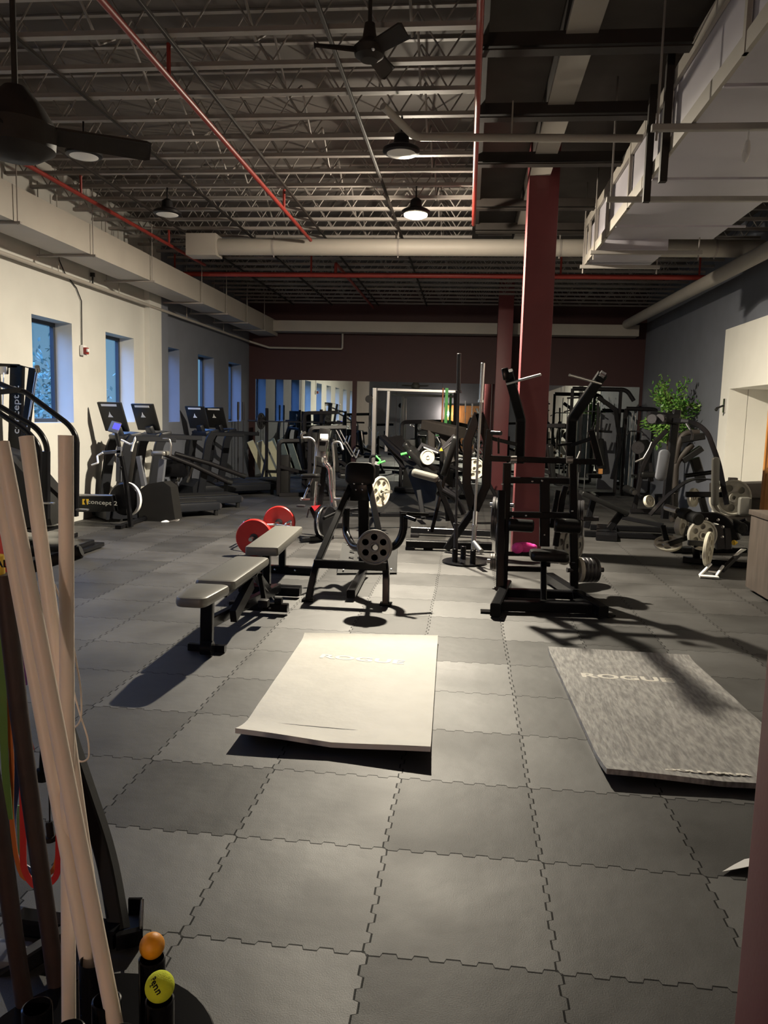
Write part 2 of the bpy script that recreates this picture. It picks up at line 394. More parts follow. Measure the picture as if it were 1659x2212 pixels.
# far wall: wine paint, mirrors below
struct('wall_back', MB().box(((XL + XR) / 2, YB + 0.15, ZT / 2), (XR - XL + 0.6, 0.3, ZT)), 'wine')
mx0 = -5.72
edges = [-5.72, -4.42, -3.08, -1.9, -0.7, 0.5, 1.7, 2.95, 4.32]
for i in range(len(edges) - 1):
    a, b_ = edges[i], edges[i + 1]
    if i == 2: a += 0.12
    solo('wall_mirror', ['tall mirror panel in the left corner of the far wall', 'tall mirror panel second from the left corner of the far wall',
        'tall mirror panel behind the steel-post cable station', 'tall mirror panel behind the leg press rails', 'tall mirror panel left of the vertical barbells',
        'tall mirror panel behind the far wine-red column', 'tall mirror panel right of the wine-red columns', 'tall mirror panel in the right corner behind the cable gym'][i],
        'mirror', MB().box(((a + b_) / 2, YB - 0.012, 1.32), (b_ - a - 0.006, 0.012, 2.62)), 'mirror', 'mirrors along the far wall')
# right wall with its white bulkhead and alcove
mb = MB(); A0, A1, AZ = 9.2, 13.75, 2.33
mb.box((XR + .15, (14.2 + YB) / 2, ZT / 2), (0.3, YB - 14.2, ZT)); mb.box((XR + .15, (YF + 14.2) / 2, (3.36 + ZT) / 2), (0.3, 14.2 - YF, ZT - 3.36))
struct('wall_right', mb, 'grey')
mb = MB()
mb.box((XR + .13, (13.75 + 14.2) / 2, 1.68), (0.3, .45, 3.36)); mb.box((XR + .13, (A0 + A1) / 2, (AZ + 3.36) / 2), (0.3, A1 - A0, 3.36 - AZ))
mb.box((XR + .13, (YF + A0) / 2, 1.68), (0.3, A0 - YF, 3.36)); mb.box((XR + .95, (A0 + A1) / 2, 1.2), (0.2, A1 - A0 + .4, 2.4))
mb.box((XR + .74, A1 + .1, 1.2), (0.9, .2, 2.4)); mb.box((XR + .74, A0 - .1, 1.2), (0.9, .2, 2.4)); mb.box((XR + .6, (A0 + A1) / 2, 2.43), (0.9, A1 - A0, .2))
struct('wall_right', mb, 'white')
struct('wall_front', MB().box(((XL + XR) / 2, YF - 0.15, ZT / 2), (XR - XL + 0.6, 0.3, ZT)), 'grey')
solo('wooden_wall_panel', 'orange stained plank panel on the wall behind the viewer, seen in the mirrors', 'panel', MB().box((0.4, YF + 0.03, 1.25), (3.6, 0.05, 2.5)), 'woodo')
# columns
CX0, CX1 = 0.62, 0.98
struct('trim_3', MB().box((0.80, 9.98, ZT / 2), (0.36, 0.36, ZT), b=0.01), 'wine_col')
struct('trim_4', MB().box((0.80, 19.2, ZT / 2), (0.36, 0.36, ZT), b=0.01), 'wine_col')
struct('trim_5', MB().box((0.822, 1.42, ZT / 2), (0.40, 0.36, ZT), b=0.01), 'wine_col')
# joists: two chords and a zigzag web each
JZ = 4.6; JS = 0.565; J0 = 6.17 - 6 * JS
def joist(x0, x1, y, nm=None):
    mb = MB()
    mb.box(((x0 + x1) / 2, y - 0.02, JZ + 0.02), (x1 - x0, 0.018, 0.04)); mb.box(((x0 + x1) / 2, y + 0.02, JZ + 0.02), (x1 - x0, 0.018, 0.04)); mb.box(((x0 + x1) / 2, y, JZ + 0.003), (x1 - x0, 0.07, 0.006))
    mb.box(((x0 + x1) / 2, y, ZT - 0.008), (x1 - x0, 0.05, 0.016))
    n = max(1, round((x1 - x0) / 0.5)); w = (x1 - x0) / n
    for i in range(n):
        a = x0 + i * w
        mb.tube([(a, y, ZT - 0.05), (a + w / 2, y, JZ + 0.03), (a + w, y, ZT - 0.05)], 0.008, n=5)
    return mb
k = 0; y = J0
while y < YB - 0.15:
    if y < 14.2:
        solo('ceiling_joist', 'grey open-web roof joist between the left wall and the long red pipe', 'joist', joist(XL, -0.05, y), 'joist', 'joists over the left half of the room')
        if y > 6: solo('ceiling_joist', 'grey open-web roof joist right of the big white duct', 'joist', joist(2.0, XR, y), 'joist', 'joists over the right side of the room')
    else:
        solo('ceiling_joist', 'grey open-web roof joist beyond the red cross pipe', 'joist', joist(XL, XR, y), 'joist', 'joists beyond the red cross pipe')
    y += JS
solo('ceiling_girder', 'brown steel girder above the long red pipe ending the joists', 'beam', MB().box((0.0, 8.5, 4.83), (0.09, 11.5, 0.40)), 'dksteel')
# beam over the columns with its pale underside, and dark cross beams
bt = thing('column_beam', 'long beam with pale flat underside running over the wine-red columns', 'beam', (0.75, 8.5, 4.64))
part(bt, 'web', MB().box((0.745, 8.5, 4.86), (0.20, 11.5, 0.34)), 'dksteel'); part(bt, 'underside', MB().box((0.745, 8.5, 4.65), (0.24, 11.5, 0.05)), 'duct', 'pale underside')
for i, yy in enumerate((5.05, 6.40, 7.74, 9.08, 10.9, 12.2, 13.5)):
    solo('cross_beam', 'dark steel cross beam under the pale column beam', 'beam', MB().box((0.95, yy, 4.60), (1.9, 0.09, 0.10)).box((0.95, yy, 4.52), (1.9, 0.12, 0.012)), 'dksteel', 'dark cross beams')
# bridging lines along the room
for j, (x, lab) in enumerate(((-3.65, 'thin dark bridging bar along the joists, second line from the left wall'), (-2.43, 'thin dark bridging bar along the joists beside the long red pipe'), (-1.17, 'thin dark bridging bar along the joists, line nearest the lit lamp'), (-4.68, 'thin dark bridging bar along the joists nearest the left wall'))):
    solo('bridging_bar', lab, 'bar', MB().beam([(x, 3.0, JZ - 0.015), (x, 20.4, JZ - 0.015)], 0.03, 0.03), 'dksteel')
for j, x in enumerate((-3.1, -1.8, -0.55)):
    solo('bridging_rod', 'thin pale bridging rod zigzagging high between joist tops', 'rod', MB().tube([(x, 3.0 + q * JS, ZT - 0.06 if q % 2 else JZ + 0.05) for q in range(30)], 0.012, n=5), 'joist', 'upper bridging rods')

# red sprinkler pipes
def hanger(x, y, z0, z1, r=0.012): return MB().tube([(x, y, z0), (x, y, z1)], r, n=6)
def pipe_thing(label, pts, r, m, hangs, cat='pipe', name='sprinkler_pipe', fil=0.08):
    t = thing(name, label, cat, pts[0]); part(t, 'pipe_run', MB().tube(pts, r, fil, 12), m)
    for h in hangs: part(t, 'hanger', hanger(h[0], h[1], h[2], JZ + 0.05, 0.018 if m == 'redpipe' else 0.008), m)
    return t
pipe_thing('long red sprinkler pipe running away from the upper left edge', [(-2.52, 1.0, 4.4), (-2.54, 12.2, 4.4)], 0.026, 'redpipe', [(-2.52, 6.4, 4.4), (-2.53, 10.4, 4.4)])
pipe_thing('thin red sprinkler pipe low above the left wall duct', [(-5.05, 1.0, 4.36), (-4.86, 14.0, 4.36)], 0.026, 'redpipe', [(-4.93, 9.6, 4.36), (-4.9, 12.4, 4.36)])
pipe_thing('red sprinkler pipe along the girder near the ceiling middle', [(-0.02, 2.5, 4.42), (-0.03, 11.3, 4.42)], 0.026, 'redpipe', [(-0.02, 6.6, 4.42)])
cp = pipe_thing('red sprinkler main crossing the whole room below the joists', [(-5.85, 14.5, 4.29), (5.2, 14.5, 4.29)], 0.045, 'redpipe', [(-5.62, 14.5, 4.29), (-3.0, 14.5, 4.29), (1.55, 14.5, 4.29), (3.95, 14.5, 4.29)])
part(cp, 'branch', MB().tube([(-2.54, 14.5, 4.3), (-2.54, 14.5, 4.5), (-2.54, 20.2, 4.5)], 0.03, 0.05), 'redpipe')
# conduits
pipe_thing('grey conduit sagging under the joists left of the white duct', [(-0.86, 7.2, 4.45), (-0.6, 7.6, 4.32), (1.5, 7.7, 4.32)], 0.035, 'duct', [(0.3, 7.65, 4.32)], 'conduit', 'ceiling_conduit')
pipe_thing('slim pale pipe running high along the left wall above the windows', [(-5.8, 3, 3.59), (-5.8, 20.1, 3.59), (-5.3, 20.3, 3.45), (-3.35, 20.35, 3.45), (-3.35, 20.35, 4.0)], 0.028, 'duct', [(-5.8, 10.6, 3.59), (-5.8, 12.5, 3.59), (-5.8, 15.6, 3.59), (-5.8, 18.0, 3.59)], 'pipe', 'wall_pipe', 0.05)
# ducts
dl = thing('wall_duct', 'long square pale duct hung along the top of the left wall', 'duct', (-5.35, 11, 3.76))
part(dl, 'duct_body', MB().box((-5.35, 10.9, 3.955), (0.5, 19.0, 0.39)), 'duct')
for yy in (6.4, 8.4, 10.15, 12.1, 14.4, 15.9, 17.4, 18.9):
    part(dl, 'trapeze', MB().beam([(-5.85, yy, 3.74), (-5.02, yy, 3.74)], 0.04, 0.03).tube([(-5.06, yy, 3.72), (-5.06, yy, 4.7)], 0.008, n=6).tube([(-5.82, yy, 3.72), (-5.82, yy, 4.7)], 0.008, n=6), 'joist')
solo('far_wall_duct', 'pale square duct running across above the wine-coloured far wall', 'duct', MB().box((-0.75, 20.15, 3.98), (9.7, 0.45, 0.27)), 'duct')
rd = thing('cross_duct', 'pale round duct crossing the room under the joists behind the lit lamp', 'duct', (0, 12.6, 4.2))
part(rd, 'duct_body', MB().tube([(-4.15, 12.5, 4.36), (4.3, 12.5, 4.36)], 0.13, n=20), 'duct'); part(rd, 'end_box', MB().box((-4.35, 12.5, 4.37), (0.5, 0.34, 0.34), b=0.01), 'duct')
for x in (-3.2, -1.2, 1.3, 2.6, 3.6): part(rd, 'strap', MB().tube([(x, 12.5, 4.2), (x, 12.5, JZ)], 0.01, n=5).lathe((x - .01, 12.5, 4.36), (1, 0, 0), [(0.134, 0), (0.134, 0.03)], 20), 'joist')
solo('side_duct', 'pale round duct running back along the right wall', 'duct', MB().tube([(4.0, 9.5, 4.09), (3.93, 12.5, 4.09), (3.78, 19.85, 4.12)], 0.11, n=20), 'duct')
# big white duct on the right, hung on trapezes
DX0, DX1, DZ0, DZ1 = 1.60, 3.05, 3.93, 4.58
bd = thing('main_duct', 'huge white rectangular duct hung under the ceiling at upper right', 'duct', (2.3, 7, DZ0))
part(bd, 'duct_body', MB().box(((DX0 + DX1) / 2, 5.2, (DZ0 + DZ1) / 2 + .08), (DX1 - DX0, 11.0, DZ1 - DZ0 - .16), b=0.01).box((2.05, 11.2, 4.18), (0.9, 1.0, 0.45), b=0.01), 'ductw')
sf = MB()
for z in (DZ0 + 0.06, DZ1 - 0.06): sf.box((DX0 - 0.02, 5.9, z), (0.03, 11.6, 0.12))
for yy in (3.3, 5.15, 7.0, 8.6, 9.9, 10.7, 11.3, 11.68): sf.box((DX0 - 0.025, yy, (DZ0 + DZ1) / 2), (0.03, 0.05, DZ1 - DZ0))
part(bd, 'side_frame', sf, 'duct')
for yy in (9.35, 7.6, 5.6): part(bd, 'panel_seam', MB().box((2.3, yy, DZ0), (1.42, 0.03, 0.02)), 'ductw')
for yy, x0, x1 in ((6.25, 1.28, 3.3), (8.15, 1.28, 3.25), (10.6, 1.5, 2.9), (11.55, 1.5, 2.6)):
    part(bd, 'trapeze', MB().beam([(x0, yy, DZ0 - 0.03), (x1, yy, DZ0 - 0.03)], 0.05, 0.05), 'conduit')
    for xx in (x0 + .04, x1 - .04): part(bd, 'hanger_rod', MB().tube([(xx, yy, DZ0 - 0.12), (xx, yy, ZT)], 0.009, n=6), 'joist')
for yy in (4.4, 6.9, 7.5): part(bd, 'drop_rod', MB().box((DX0 - 0.07, yy, 4.2), (0.06, 0.06, 1.0)), 'dksteel')
solo('plastic_scrap', 'crumpled pale plastic scrap hanging from the duct trapeze', 'scrap', MB().ball((1.98, 6.25, 3.74), 0.05, 10, (0.5, 0.4, 1.5)).ball((1.97, 6.25, 3.70), 0.035, 8, (0.7, 0.5, 1.6)).tube([(1.98, 6.25, 3.78), (1.98, 6.25, 3.875)], 0.008, n=6), 'white_pl')

# pendant lamps
lens_off = mat('opal_lens_unlit', (0.75, 0.74, 0.70), 0.4)
lens_on = mat('opal_lens_lit', (1, 1, 1), 0.4, emit=(1.0, 0.80, 0.50), es=60.0)
def pendant(x, y, label, lit=False, z=4.27):
    t = thing('pendant_lamp', label, 'lamp', (x, y, z))
    part(t, 'housing', MB().lathe((x, y, z), (0, 0, 1), [(0.165, -0.01), (0.18, 0.0), (0.18, 0.03), (0.15, 0.05), (0.08, 0.075), (0.07, 0.16), (0.03, 0.19), (0, 0.19)], 32), 'blackm')
    part(t, 'lens', MB().lathe((x, y, z), (0, 0, 1), [(0.15, 0.005), (0.145, -0.03), (0.09, -0.055), (0, -0.062)] if lit else [(0.15, 0.005), (0.14, -0.012), (0.08, -0.03), (0, -0.036)], 28), lens_on if lit else lens_off, 'glowing lens' if lit else 'white lens')
    part(t, 'stem', MB().tube([(x, y, z + 0.18), (x, y, JZ + 0.02)], 0.010, n=8), 'blackm')
    return t
pendant(-4.0, 7.865, 'round black pendant lamp, unlit, beside the near ceiling fan blade')
pendant(-4.02, 10.125, 'round black pendant lamp, unlit, farther along the left side')
pendant(-0.75, 7.865, 'round black pendant lamp, unlit, hung just this side of the lit one')
LX, LY, LZ = -0.76, 10.125, 4.27
pendant(LX, LY, 'round pendant lamp glowing bright white in the middle of the room', True)
def plight(name, loc, w, col, r):
    l = bpy.data.lights.new(name, 'POINT'); l.energy = w; l.color = col; l.shadow_soft_size = r
    o = bpy.data.objects.new(name, l); COL.objects.link(o); o.location = loc; return o
plight('lamp_light', (LX, LY, LZ - 0.10), LAMP_W, (1.0, 0.88, 0.70), 0.05)
l_ = bpy.data.lights.new('lamp_downlight', 'AREA'); l_.shape = 'DISK'; l_.size = 0.16; l_.energy = DOWN_W; l_.color = (1.0, 0.90, 0.72)
o_ = bpy.data.objects.new('lamp_downlight', l_); COL.objects.link(o_); o_.location = (LX, LY, LZ - 0.07)
ws = thing('added_fill_lamp', 'added round warm fill lamp glowing on the wall behind the viewer', 'lamp', (-1.2, YF, 2.0)); part(ws, 'back_plate', MB().lathe((-1.2, YF, 2.0), (0, 1, 0), [(0, 0), (0.10, 0), (0.10, 0.04), (0, 0.04)], 24), 'blackm'); part(ws, 'globe', MB().ball((-1.2, YF + .09, 2.0), 0.06, 18), lens_on, 'glowing globe of the added lamp')  # lamp added behind the camera to brighten the foreground pipes
plight('added_fill_light', (-1.2, YF + 0.25, 2.0), BACK_W, (1.0, 0.76, 0.62), 0.09)  # fill light of the added lamp

# mats on the floor
def floor_mat_thing(label, corners, m, curl, nx=24, ny=30, th=0.03):
    (ax, ay), (bx, by), (cx, cy), (dx, dy) = corners; mb = MB(); top = []
    def P_(u, v):
        x = (ax * (1 - u) + bx * u) * (1 - v) + (dx * (1 - u) + cx * u) * v; y = (ay * (1 - u) + by * u) * (1 - v) + (dy * (1 - u) + cy * u) * v
        z = th + curl * (max(0, 0.14 - v) / 0.14) ** 1.6 * (0.55 + 0.9 * abs(u - 0.5)) + curl * .5 * (max(0, v - 0.95) / 0.05) ** 1.6 + (0.0015 * math.sin(9 * u + 5 * v) + 0.001 * math.sin(31 * v + 7 * u) if v < 0.6 else 0)
        return (x, y, z)
    for t_ in (0, 1):
        for j in range(ny + 1):
            for i in range(nx + 1):
                p = P_(i / nx, j / ny); mb.v.append((p[0], p[1], p[2] - (th * .92 if t_ else 0)))
    N_ = (nx + 1) * (ny + 1)
    for j in range(ny):
        for i in range(nx):
            a = j * (nx + 1) + i; mb.f.append((a, a + 1, a + nx + 2, a + nx + 1)); mb.f.append((a + N_, a + N_ + nx + 1, a + N_ + nx + 2, a + N_ + 1))
    rim = [i for i in range(nx)] + [nx + j * (nx + 1) for j in range(ny)] + [ny * (nx + 1) + i for i in range(nx, 0, -1)] + [j * (nx + 1) for j in range(ny, 0, -1)]
    for k_ in range(len(rim)):
        a, b_ = rim[k_], rim[(k_ + 1) % len(rim)]; mb.f.append((a, a + N_, b_ + N_, b_))
    return solo('exercise_mat', label, 'mat', mb, m)
M_['mat_cream'] = mat('worn_cream_mat', (0.62, 0.60, 0.54), 0.62, var=0.03, vs=7, bump=0.25, bs=14, spec=0.4)
M_['mat_grey'] = mat('brushed_grey_mat', (0.17, 0.165, 0.16), 0.5, col2=(0.34, 0.33, 0.315), vs=22, stretch=(2.2, 0.5, 1), bump=0.15, bs=40)
m1 = floor_mat_thing('cream exercise mat lying in the bright patch on the floor', ((-1.135, 3.72), (-0.122, 3.66), (-0.165, 5.75), (-1.175, 5.62)), 'mat_cream', 0.055)
m2 = floor_mat_thing('grey brushed exercise mat lying at right beside the wine-red post', ((0.722, 3.60), (1.78, 3.58), (1.66, 5.64), (0.655, 5.65)), 'mat_grey', 0.035)
part(m1, 'lettering', text_mb('ROGUE', 0.115, (-0.67, 5.14, 0.0310), (1, -0.06, 0), (0.06, 1, 0), 0.0004, 0.004, 1.5), mat('faded_print', (0.80, 0.79, 0.74), 0.6), 'faded lettering near the far edge')
part(m1, 'crease', MB().box((-0.64, 3.93, 0.031), (1.0, 0.006, 0.003), Matrix.Rotation(-0.05, 3, 'Z')), 'dksteel')
part(m2, 'lettering', text_mb('ROGUE', 0.115, (1.11, 5.08, 0.0303), (1, 0, 0), (0, 1, 0), 0.0006, 0.004, 1.5), 'letter', 'pale lettering near the far edge')
part(m2, 'lettering', text_mb('DOLLAMUR', 0.048, (1.21, 3.685, 0.0440), (1, 0, 0), (0, 1, -0.2), 0.001, 0.003, 1.5), 'letter', 'pale lettering near the close edge')

# ---------------------------------------------------------------- foreground left: pipes in a holder, bands, stand
pv = [('cream plastic pipe standing nearly upright, rightmost of the tall pipes', (-0.993,1.83,1.635), (-1.01,1.8,-0.015), 0.0185),
      ('cream plastic pipe leaning right behind the others, second top from the left edge', (-1.157,1.93,1.625), (-0.886,1.76,0.163), 0.0190),
      ('cream plastic pipe leaning right in front of all the others', (-1.095,1.72,1.618), (-0.763,1.58,0.222), 0.0185),
      ('cream plastic pipe mostly hidden behind the frontmost leaning one', (-1.284,1.98,1.561), (-0.884,1.72,0.143), 0.0175)]
for lab, a, b_, r in pv:
    a, b_ = V(a), V(b_); d = (a - b_).normalized(); mb = MB()
    mb.lathe(b_, d, [(r * .8, 0), (r, 0), (r, (a - b_).length), (r * .8, (a - b_).length), (r * .8, 0)], 28)
    solo('plastic_pipe', lab, 'pipe', mb, 'pvc', 'cream plastic pipes in the floor holder')
hx, hy = -0.92, 1.72
th = thing('pipe_holder', 'black holder with open tubes on a round base at lower left', 'holder', (hx, hy, 0))
part(th, 'base_plate', MB().lathe((hx, hy, 0), (0, 0, 1), [(0.33, 0), (0.335, 0.004), (0.335, 0.012), (0.33, 0.016), (0, 0.016)], 48), 'black')
for p in ((-0.678,1.621,0.3), (-0.753,1.754,0.3), (-0.722,1.51,0.3), (-0.802,1.603,0.3), (-0.843,1.506,0.3), (-0.952,1.56,0.3), (-0.898,1.724,0.3)):
    part(th, 'open_tube', MB().lathe((p[0], p[1], 0.016), (0, 0, 1), [(0.034, 0), (0.034, 0.29), (0.030, 0.292), (0.029, 0.05), (0, 0.05)], 24), 'black')
c = (-0.756,1.762,0.335)
b = solo('massage_ball', 'orange rubber ball resting on a black holder tube', 'ball', MB().ball(c, 0.032, 28), mat('orange_rubber', (0.85, 0.33, 0.01), 0.5, var=0.08, vs=9, bump=0.05, bs=150))
c = (-0.678,1.622,0.34); cc = V(c)
fuzz = mat('yellow_felt', (0.72, 0.80, 0.03), 0.85, var=0.06, vs=20, bump=0.3, bs=260)
b = solo('tennis_ball', 'fluorescent yellow tennis ball on a black holder tube nearest the camera', 'ball', MB().ball(c, 0.0345, 32), fuzz)
vd = (V((0, 0, 1.7)) - cc).normalized(); xr = V((-0.62, 0.1, -0.75)); xr = (xr - vd * xr.dot(vd)).normalized() * -1; 
rt = vd.cross(V((0, 0, 1))).normalized() * -1; upv = vd.cross(rt) * 1.0
if upv.z < 0: upv = -upv
xd = (rt * 0.45 - upv * 0.9).normalized(); yd = (rt * 0.9 + upv * 0.45).normalized()
def wrap(mb, c, r):
    c = V(c); mb.v = [tuple(c + (V(p) - c).normalized() * (r + 0.0003)) for p in mb.v]; return mb
part(b, 'lettering', wrap(text_mb('Penn', 0.024, cc + vd * 0.034 - rt * 0.011 + upv * 0.006, xd, yd, 0.0004, 0.0006), cc, 0.0345), 'rubber', 'dark lettering')
part(b, 'lettering', wrap(text_mb('2', 0.016, cc + vd * 0.034 - rt * 0.024 + upv * 0.006, xd, yd, 0.0004, 0.0004), cc, 0.0345), 'rubber', 'dark number')
# band rack: dark brown leaning posts, bands and ropes hanging between them
br = thing('band_rack', 'dark brown leaning posts of a band rack at the left edge', 'rack', (-1.222,1.958,0))
brown = mat('dark_brown_paint', (0.030, 0.016, 0.014), 0.55, var=0.15, vs=20)
part(br, 'post', MB().tube([(-1.247,1.95,1.247), (-1.228,1.97,0.845), (-1.198,1.98,0.495), (-1.161,1.98,0.167), (-1.131,1.98,-0.128)], 0.025, n=16), brown)
part(br, 'post', MB().tube([(-1.27,1.85,0.941), (-1.232,1.87,0.554), (-1.208,1.88,0.234), (-1.187,1.9,-0.073)], 0.024, n=16), brown)
part(br, 'base_bar', MB().beam([(-1.427,2,-0.072), (-1.106,2.1,0.133)], 0.06, 0.05), 'black')
part(br, 'clear_foot', MB().box((-1.366,2.069,0.02), (0.14, 0.10, 0.03), b=0.01), 'grey_pl')
part(br, 'yellow_sticker', MB().lathe((-1.274,1.95,1.246), (0, 0, 1), [(0.0, 0), (0.0275, 0), (0.0275, 0.052), (0.0, 0.052)], 20), 'yellow')
part(br, 'lettering', text_mb('CAL', 0.028, (-1.241,1.918,1.282), (1, 0.1, 0), (0, 0, 1), 0.0005, 0.0008), 'rubber', 'black lettering')
def strap(name, lab, cat, pts, w, m, g=None):
    return solo(name, lab, cat, MB().sweep(fillet([V(p) for p in pts], 0.06, 4), [(-w / 2, -0.0022), (w / 2, -0.0022), (w / 2, 0.0022), (-w / 2, 0.0022)], up=(0.2, -1, 0)), m, g)
bands = 'exercise bands hanging on the left rack'
redb = mat('red_latex', (0.50, 0.02, 0.018), 0.45); greenb = mat('green_latex', (0.09, 0.20, 0.035), 0.5); orangeb = mat('orange_latex', (0.45, 0.12, 0.015), 0.5); blueb = mat('blue_latex', (0.015, 0.06, 0.22), 0.45); greyb = mat('pale_grey_latex', (0.40, 0.42, 0.38), 0.5); limeb = mat('lime_latex', (0.30, 0.62, 0.22), 0.5); purpb = mat('purple_latex', (0.13, 0.03, 0.20), 0.5)
strap('exercise_band', 'red flat band running down past the yellow sticker', 'band', [(-1.33,2.05,1.385), (-1.304,2.05,1.238), (-1.294,2.06,0.975), (-1.275,2.07,0.774), (-1.261,2.08,0.684)], 0.017, redb, bands)
strap('exercise_band', 'long red band looping lowest between the posts', 'band', [(-1.366,2.2,0.577), (-1.37,2.2,0.358), (-1.375,2.2,0.215), (-1.333,2.2,0.151), (-1.257,2.2,0.194), (-1.247,2.2,0.416), (-1.253,2.2,0.754), (-1.328,2.2,1.193), (-1.346,2.2,1.322)], 0.020, redb, bands)
strap('exercise_band', 'green band hanging at the very left edge', 'band', [(-1.478,2.3,1.227), (-1.488,2.3,0.762), (-1.49,2.3,0.538), (-1.481,2.3,0.326)], 0.024, greenb, bands)
strap('exercise_band', 'orange band beside the green one at the left edge', 'band', [(-1.488,2.32,0.754), (-1.476,2.32,0.53), (-1.487,2.32,0.331), (-1.475,2.32,0.182), (-1.451,2.32,0.091), (-1.334,2.32,0.128), (-1.292,2.32,0.446)], 0.015, orangeb, bands)
strap('exercise_band', 'dark blue band hanging behind the leaning post', 'band', [(-1.465,2.36,0.902), (-1.484,2.36,0.444), (-1.514,2.36,0.257), (-1.501,2.36,0.138), (-1.438,2.36,0.101)], 0.022, blueb, bands)
strap('exercise_band', 'purple band hanging just left of the cream pipes', 'band', [(-1.415,2.28,1.143), (-1.408,2.28,0.96), (-1.401,2.28,0.806)], 0.020, purpb, bands)
strap('exercise_band', 'pale grey cord band curving at the left edge beside the red one', 'band', [(-1.304,2.02,1.376), (-1.285,2.02,1.338), (-1.273,2.03,1.149), (-1.267,2.04,0.899)], 0.008, greyb, bands)
strap('exercise_band', 'lime green band end showing at the bottom of the red loop', 'band', [(-1.509,2.4,0.321), (-1.508,2.4,0.096), (-1.48,2.4,0.05), (-1.432,2.4,0.051)], 0.014, limeb, bands)
def rope(lab, cord, h0, h1, m, cap=True):
    t = thing('jump_rope', lab, 'jump rope', h1); part(t, 'cord', MB().tube(fillet([V(p) for p in cord], 0.08, 6), 0.0028, n=8), m)
    if h0: part(t, 'handle', MB().lathe(h0, V(h1) - V(h0), [(0.010, 0), (0.012, 0.01), (0.012, (V(h1) - V(h0)).length * .75), (0.019, (V(h1) - V(h0)).length * .78), (0.019, (V(h1) - V(h0)).length), (0, (V(h1) - V(h0)).length)], 16), 'rubber')
    return t
rope('red jump rope with a black handle hanging left of the pipes', [(-1.282,2.12,1.127), (-1.241,2.12,0.945), (-1.24,2.12,0.727)], (-1.24,2.12,0.73), (-1.252,2.12,0.571), redb)
rope('dark jump rope with its black handle end low behind the leaning post', [(-1.364,2.3,0.926), (-1.335,2.3,0.613), (-1.337,2.3,0.33)], (-1.34,2.3,0.33), (-1.335,2.3,0.263), 'rubber')
rope('white cord rope looping out right of the tall pipes', [(-1.185,2.1,1.19), (-1.142,2.1,1.07), (-1.11,2.1,0.874), (-1.112,2.1,0.773), (-1.162,2.12,0.733), (-1.157,2.12,0.921), (-1.144,2.14,0.799), (-1.111,2.14,0.699), (-1.112,2.14,0.639), (-1.142,2.14,0.625), (-1.167,2.14,0.665)], None, (-1.142,2.14,0.625), 'pvc')
# plate tree behind the pipes
pt = thing('plate_tree', 'black weight tree with curved upright behind the cream pipes', 'weight rack', (-1.07,2.25,0))
part(pt, 'upright', MB().beam([(-1.456,2.45,1.039), (-1.362,2.4,0.701), (-1.148,2.32,0.212), (-1.057,2.21,0.03)], 0.075, 0.05, fil=0.25, up=(1, 0.2, 0)), 'rubber')
part(pt, 'foot_bracket', MB().beam([(-1.045,2.158,0.03), (-0.98,2.194,0.03)], 0.03, 0.05).beam([(-0.98,2.198,0.03), (-1.034,2.333,0.03)], 0.012, 0.06).beam([(-1.081,2.331,0.03), (-1.036,2.338,0.03)], 0.012, 0.06), 'black')
part(pt, 'bracket_edge', MB().beam([(-0.974,2.184,0.066), (-1.027,2.318,0.066)], 0.006, 0.008), 'chrome', 'bright metal edge')
part(pt, 'base_bar', MB().beam([(-1.045,2.175,0.04), (-1.392,2.193,0.04)], 0.07, 0.06), 'black')
part(pt, 'peg', MB().cyl((-1.538,2.55,1.133), (-1.376,2.6,1.192), 0.022, 20, 0.004).cyl((-1.403,2.59,1.18), (-1.362,2.6,1.196), 0.026, 20, 0.006), 'rubber')
# white scrap on the floor by the post
c1 = (1.036,2.894,0.003); c2 = (1.121,2.948,0.02); c3 = (1.281,3.051,0.004); c4 = (1.241,2.967,0.004)
solo('paper_scrap', 'small curled white paper strip on the floor beside the wine-red post', 'scrap', MB().prism([(1.034,2.889,0.006), (1.095,2.946,0.005), (1.152,2.995,0.004), (1.187,3.01,0.004), (1.26,3.041,0.004), (1.226,2.951,0.016), (1.157,2.928,0.018), (1.108,2.908,0.016)], (0, 0, 0.0025)), 'white_pl')

# ---------------------------------------------------------------- benches
def bolts_on(par, pts, ax, r=0.012): part(par, 'bolt', MB().bolts(pts, ax, r), 'boltm')
t = thing('adjustable_bench', 'adjustable bench with split black pad in front of the flat bench', 'bench', (-1.77, 5.7, 0))
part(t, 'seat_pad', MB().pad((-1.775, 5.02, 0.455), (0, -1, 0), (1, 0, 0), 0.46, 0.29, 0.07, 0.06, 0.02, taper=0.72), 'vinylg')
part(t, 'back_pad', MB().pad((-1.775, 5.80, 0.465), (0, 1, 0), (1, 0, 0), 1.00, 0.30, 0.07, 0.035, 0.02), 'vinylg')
part(t, 'pad_frame', MB().beam([(-1.70, 5.30, 0.40), (-1.70, 6.25, 0.41)], 0.04, 0.04).beam([(-1.85, 5.30, 0.40), (-1.85, 6.25, 0.41)], 0.04, 0.04), 'black')
part(t, 'spine', MB().beam([(-1.80, 5.22, 0.20), (-1.70, 6.9, 0.10)], 0.06, 0.08), 'black')
part(t, 'front_post', MB().beam([(-1.80, 5.20, 0.03), (-1.79, 5.20, 0.40)], 0.09, 0.05, up=(0, 1, 0)), 'black')
part(t, 'front_foot', MB().beam([(-1.93, 5.20, 0.03), (-1.66, 5.20, 0.03)], 0.05, 0.05).cyl((-1.80, 5.1, 0.06), (-1.72, 5.1, 0.06), 0.05), 'black')
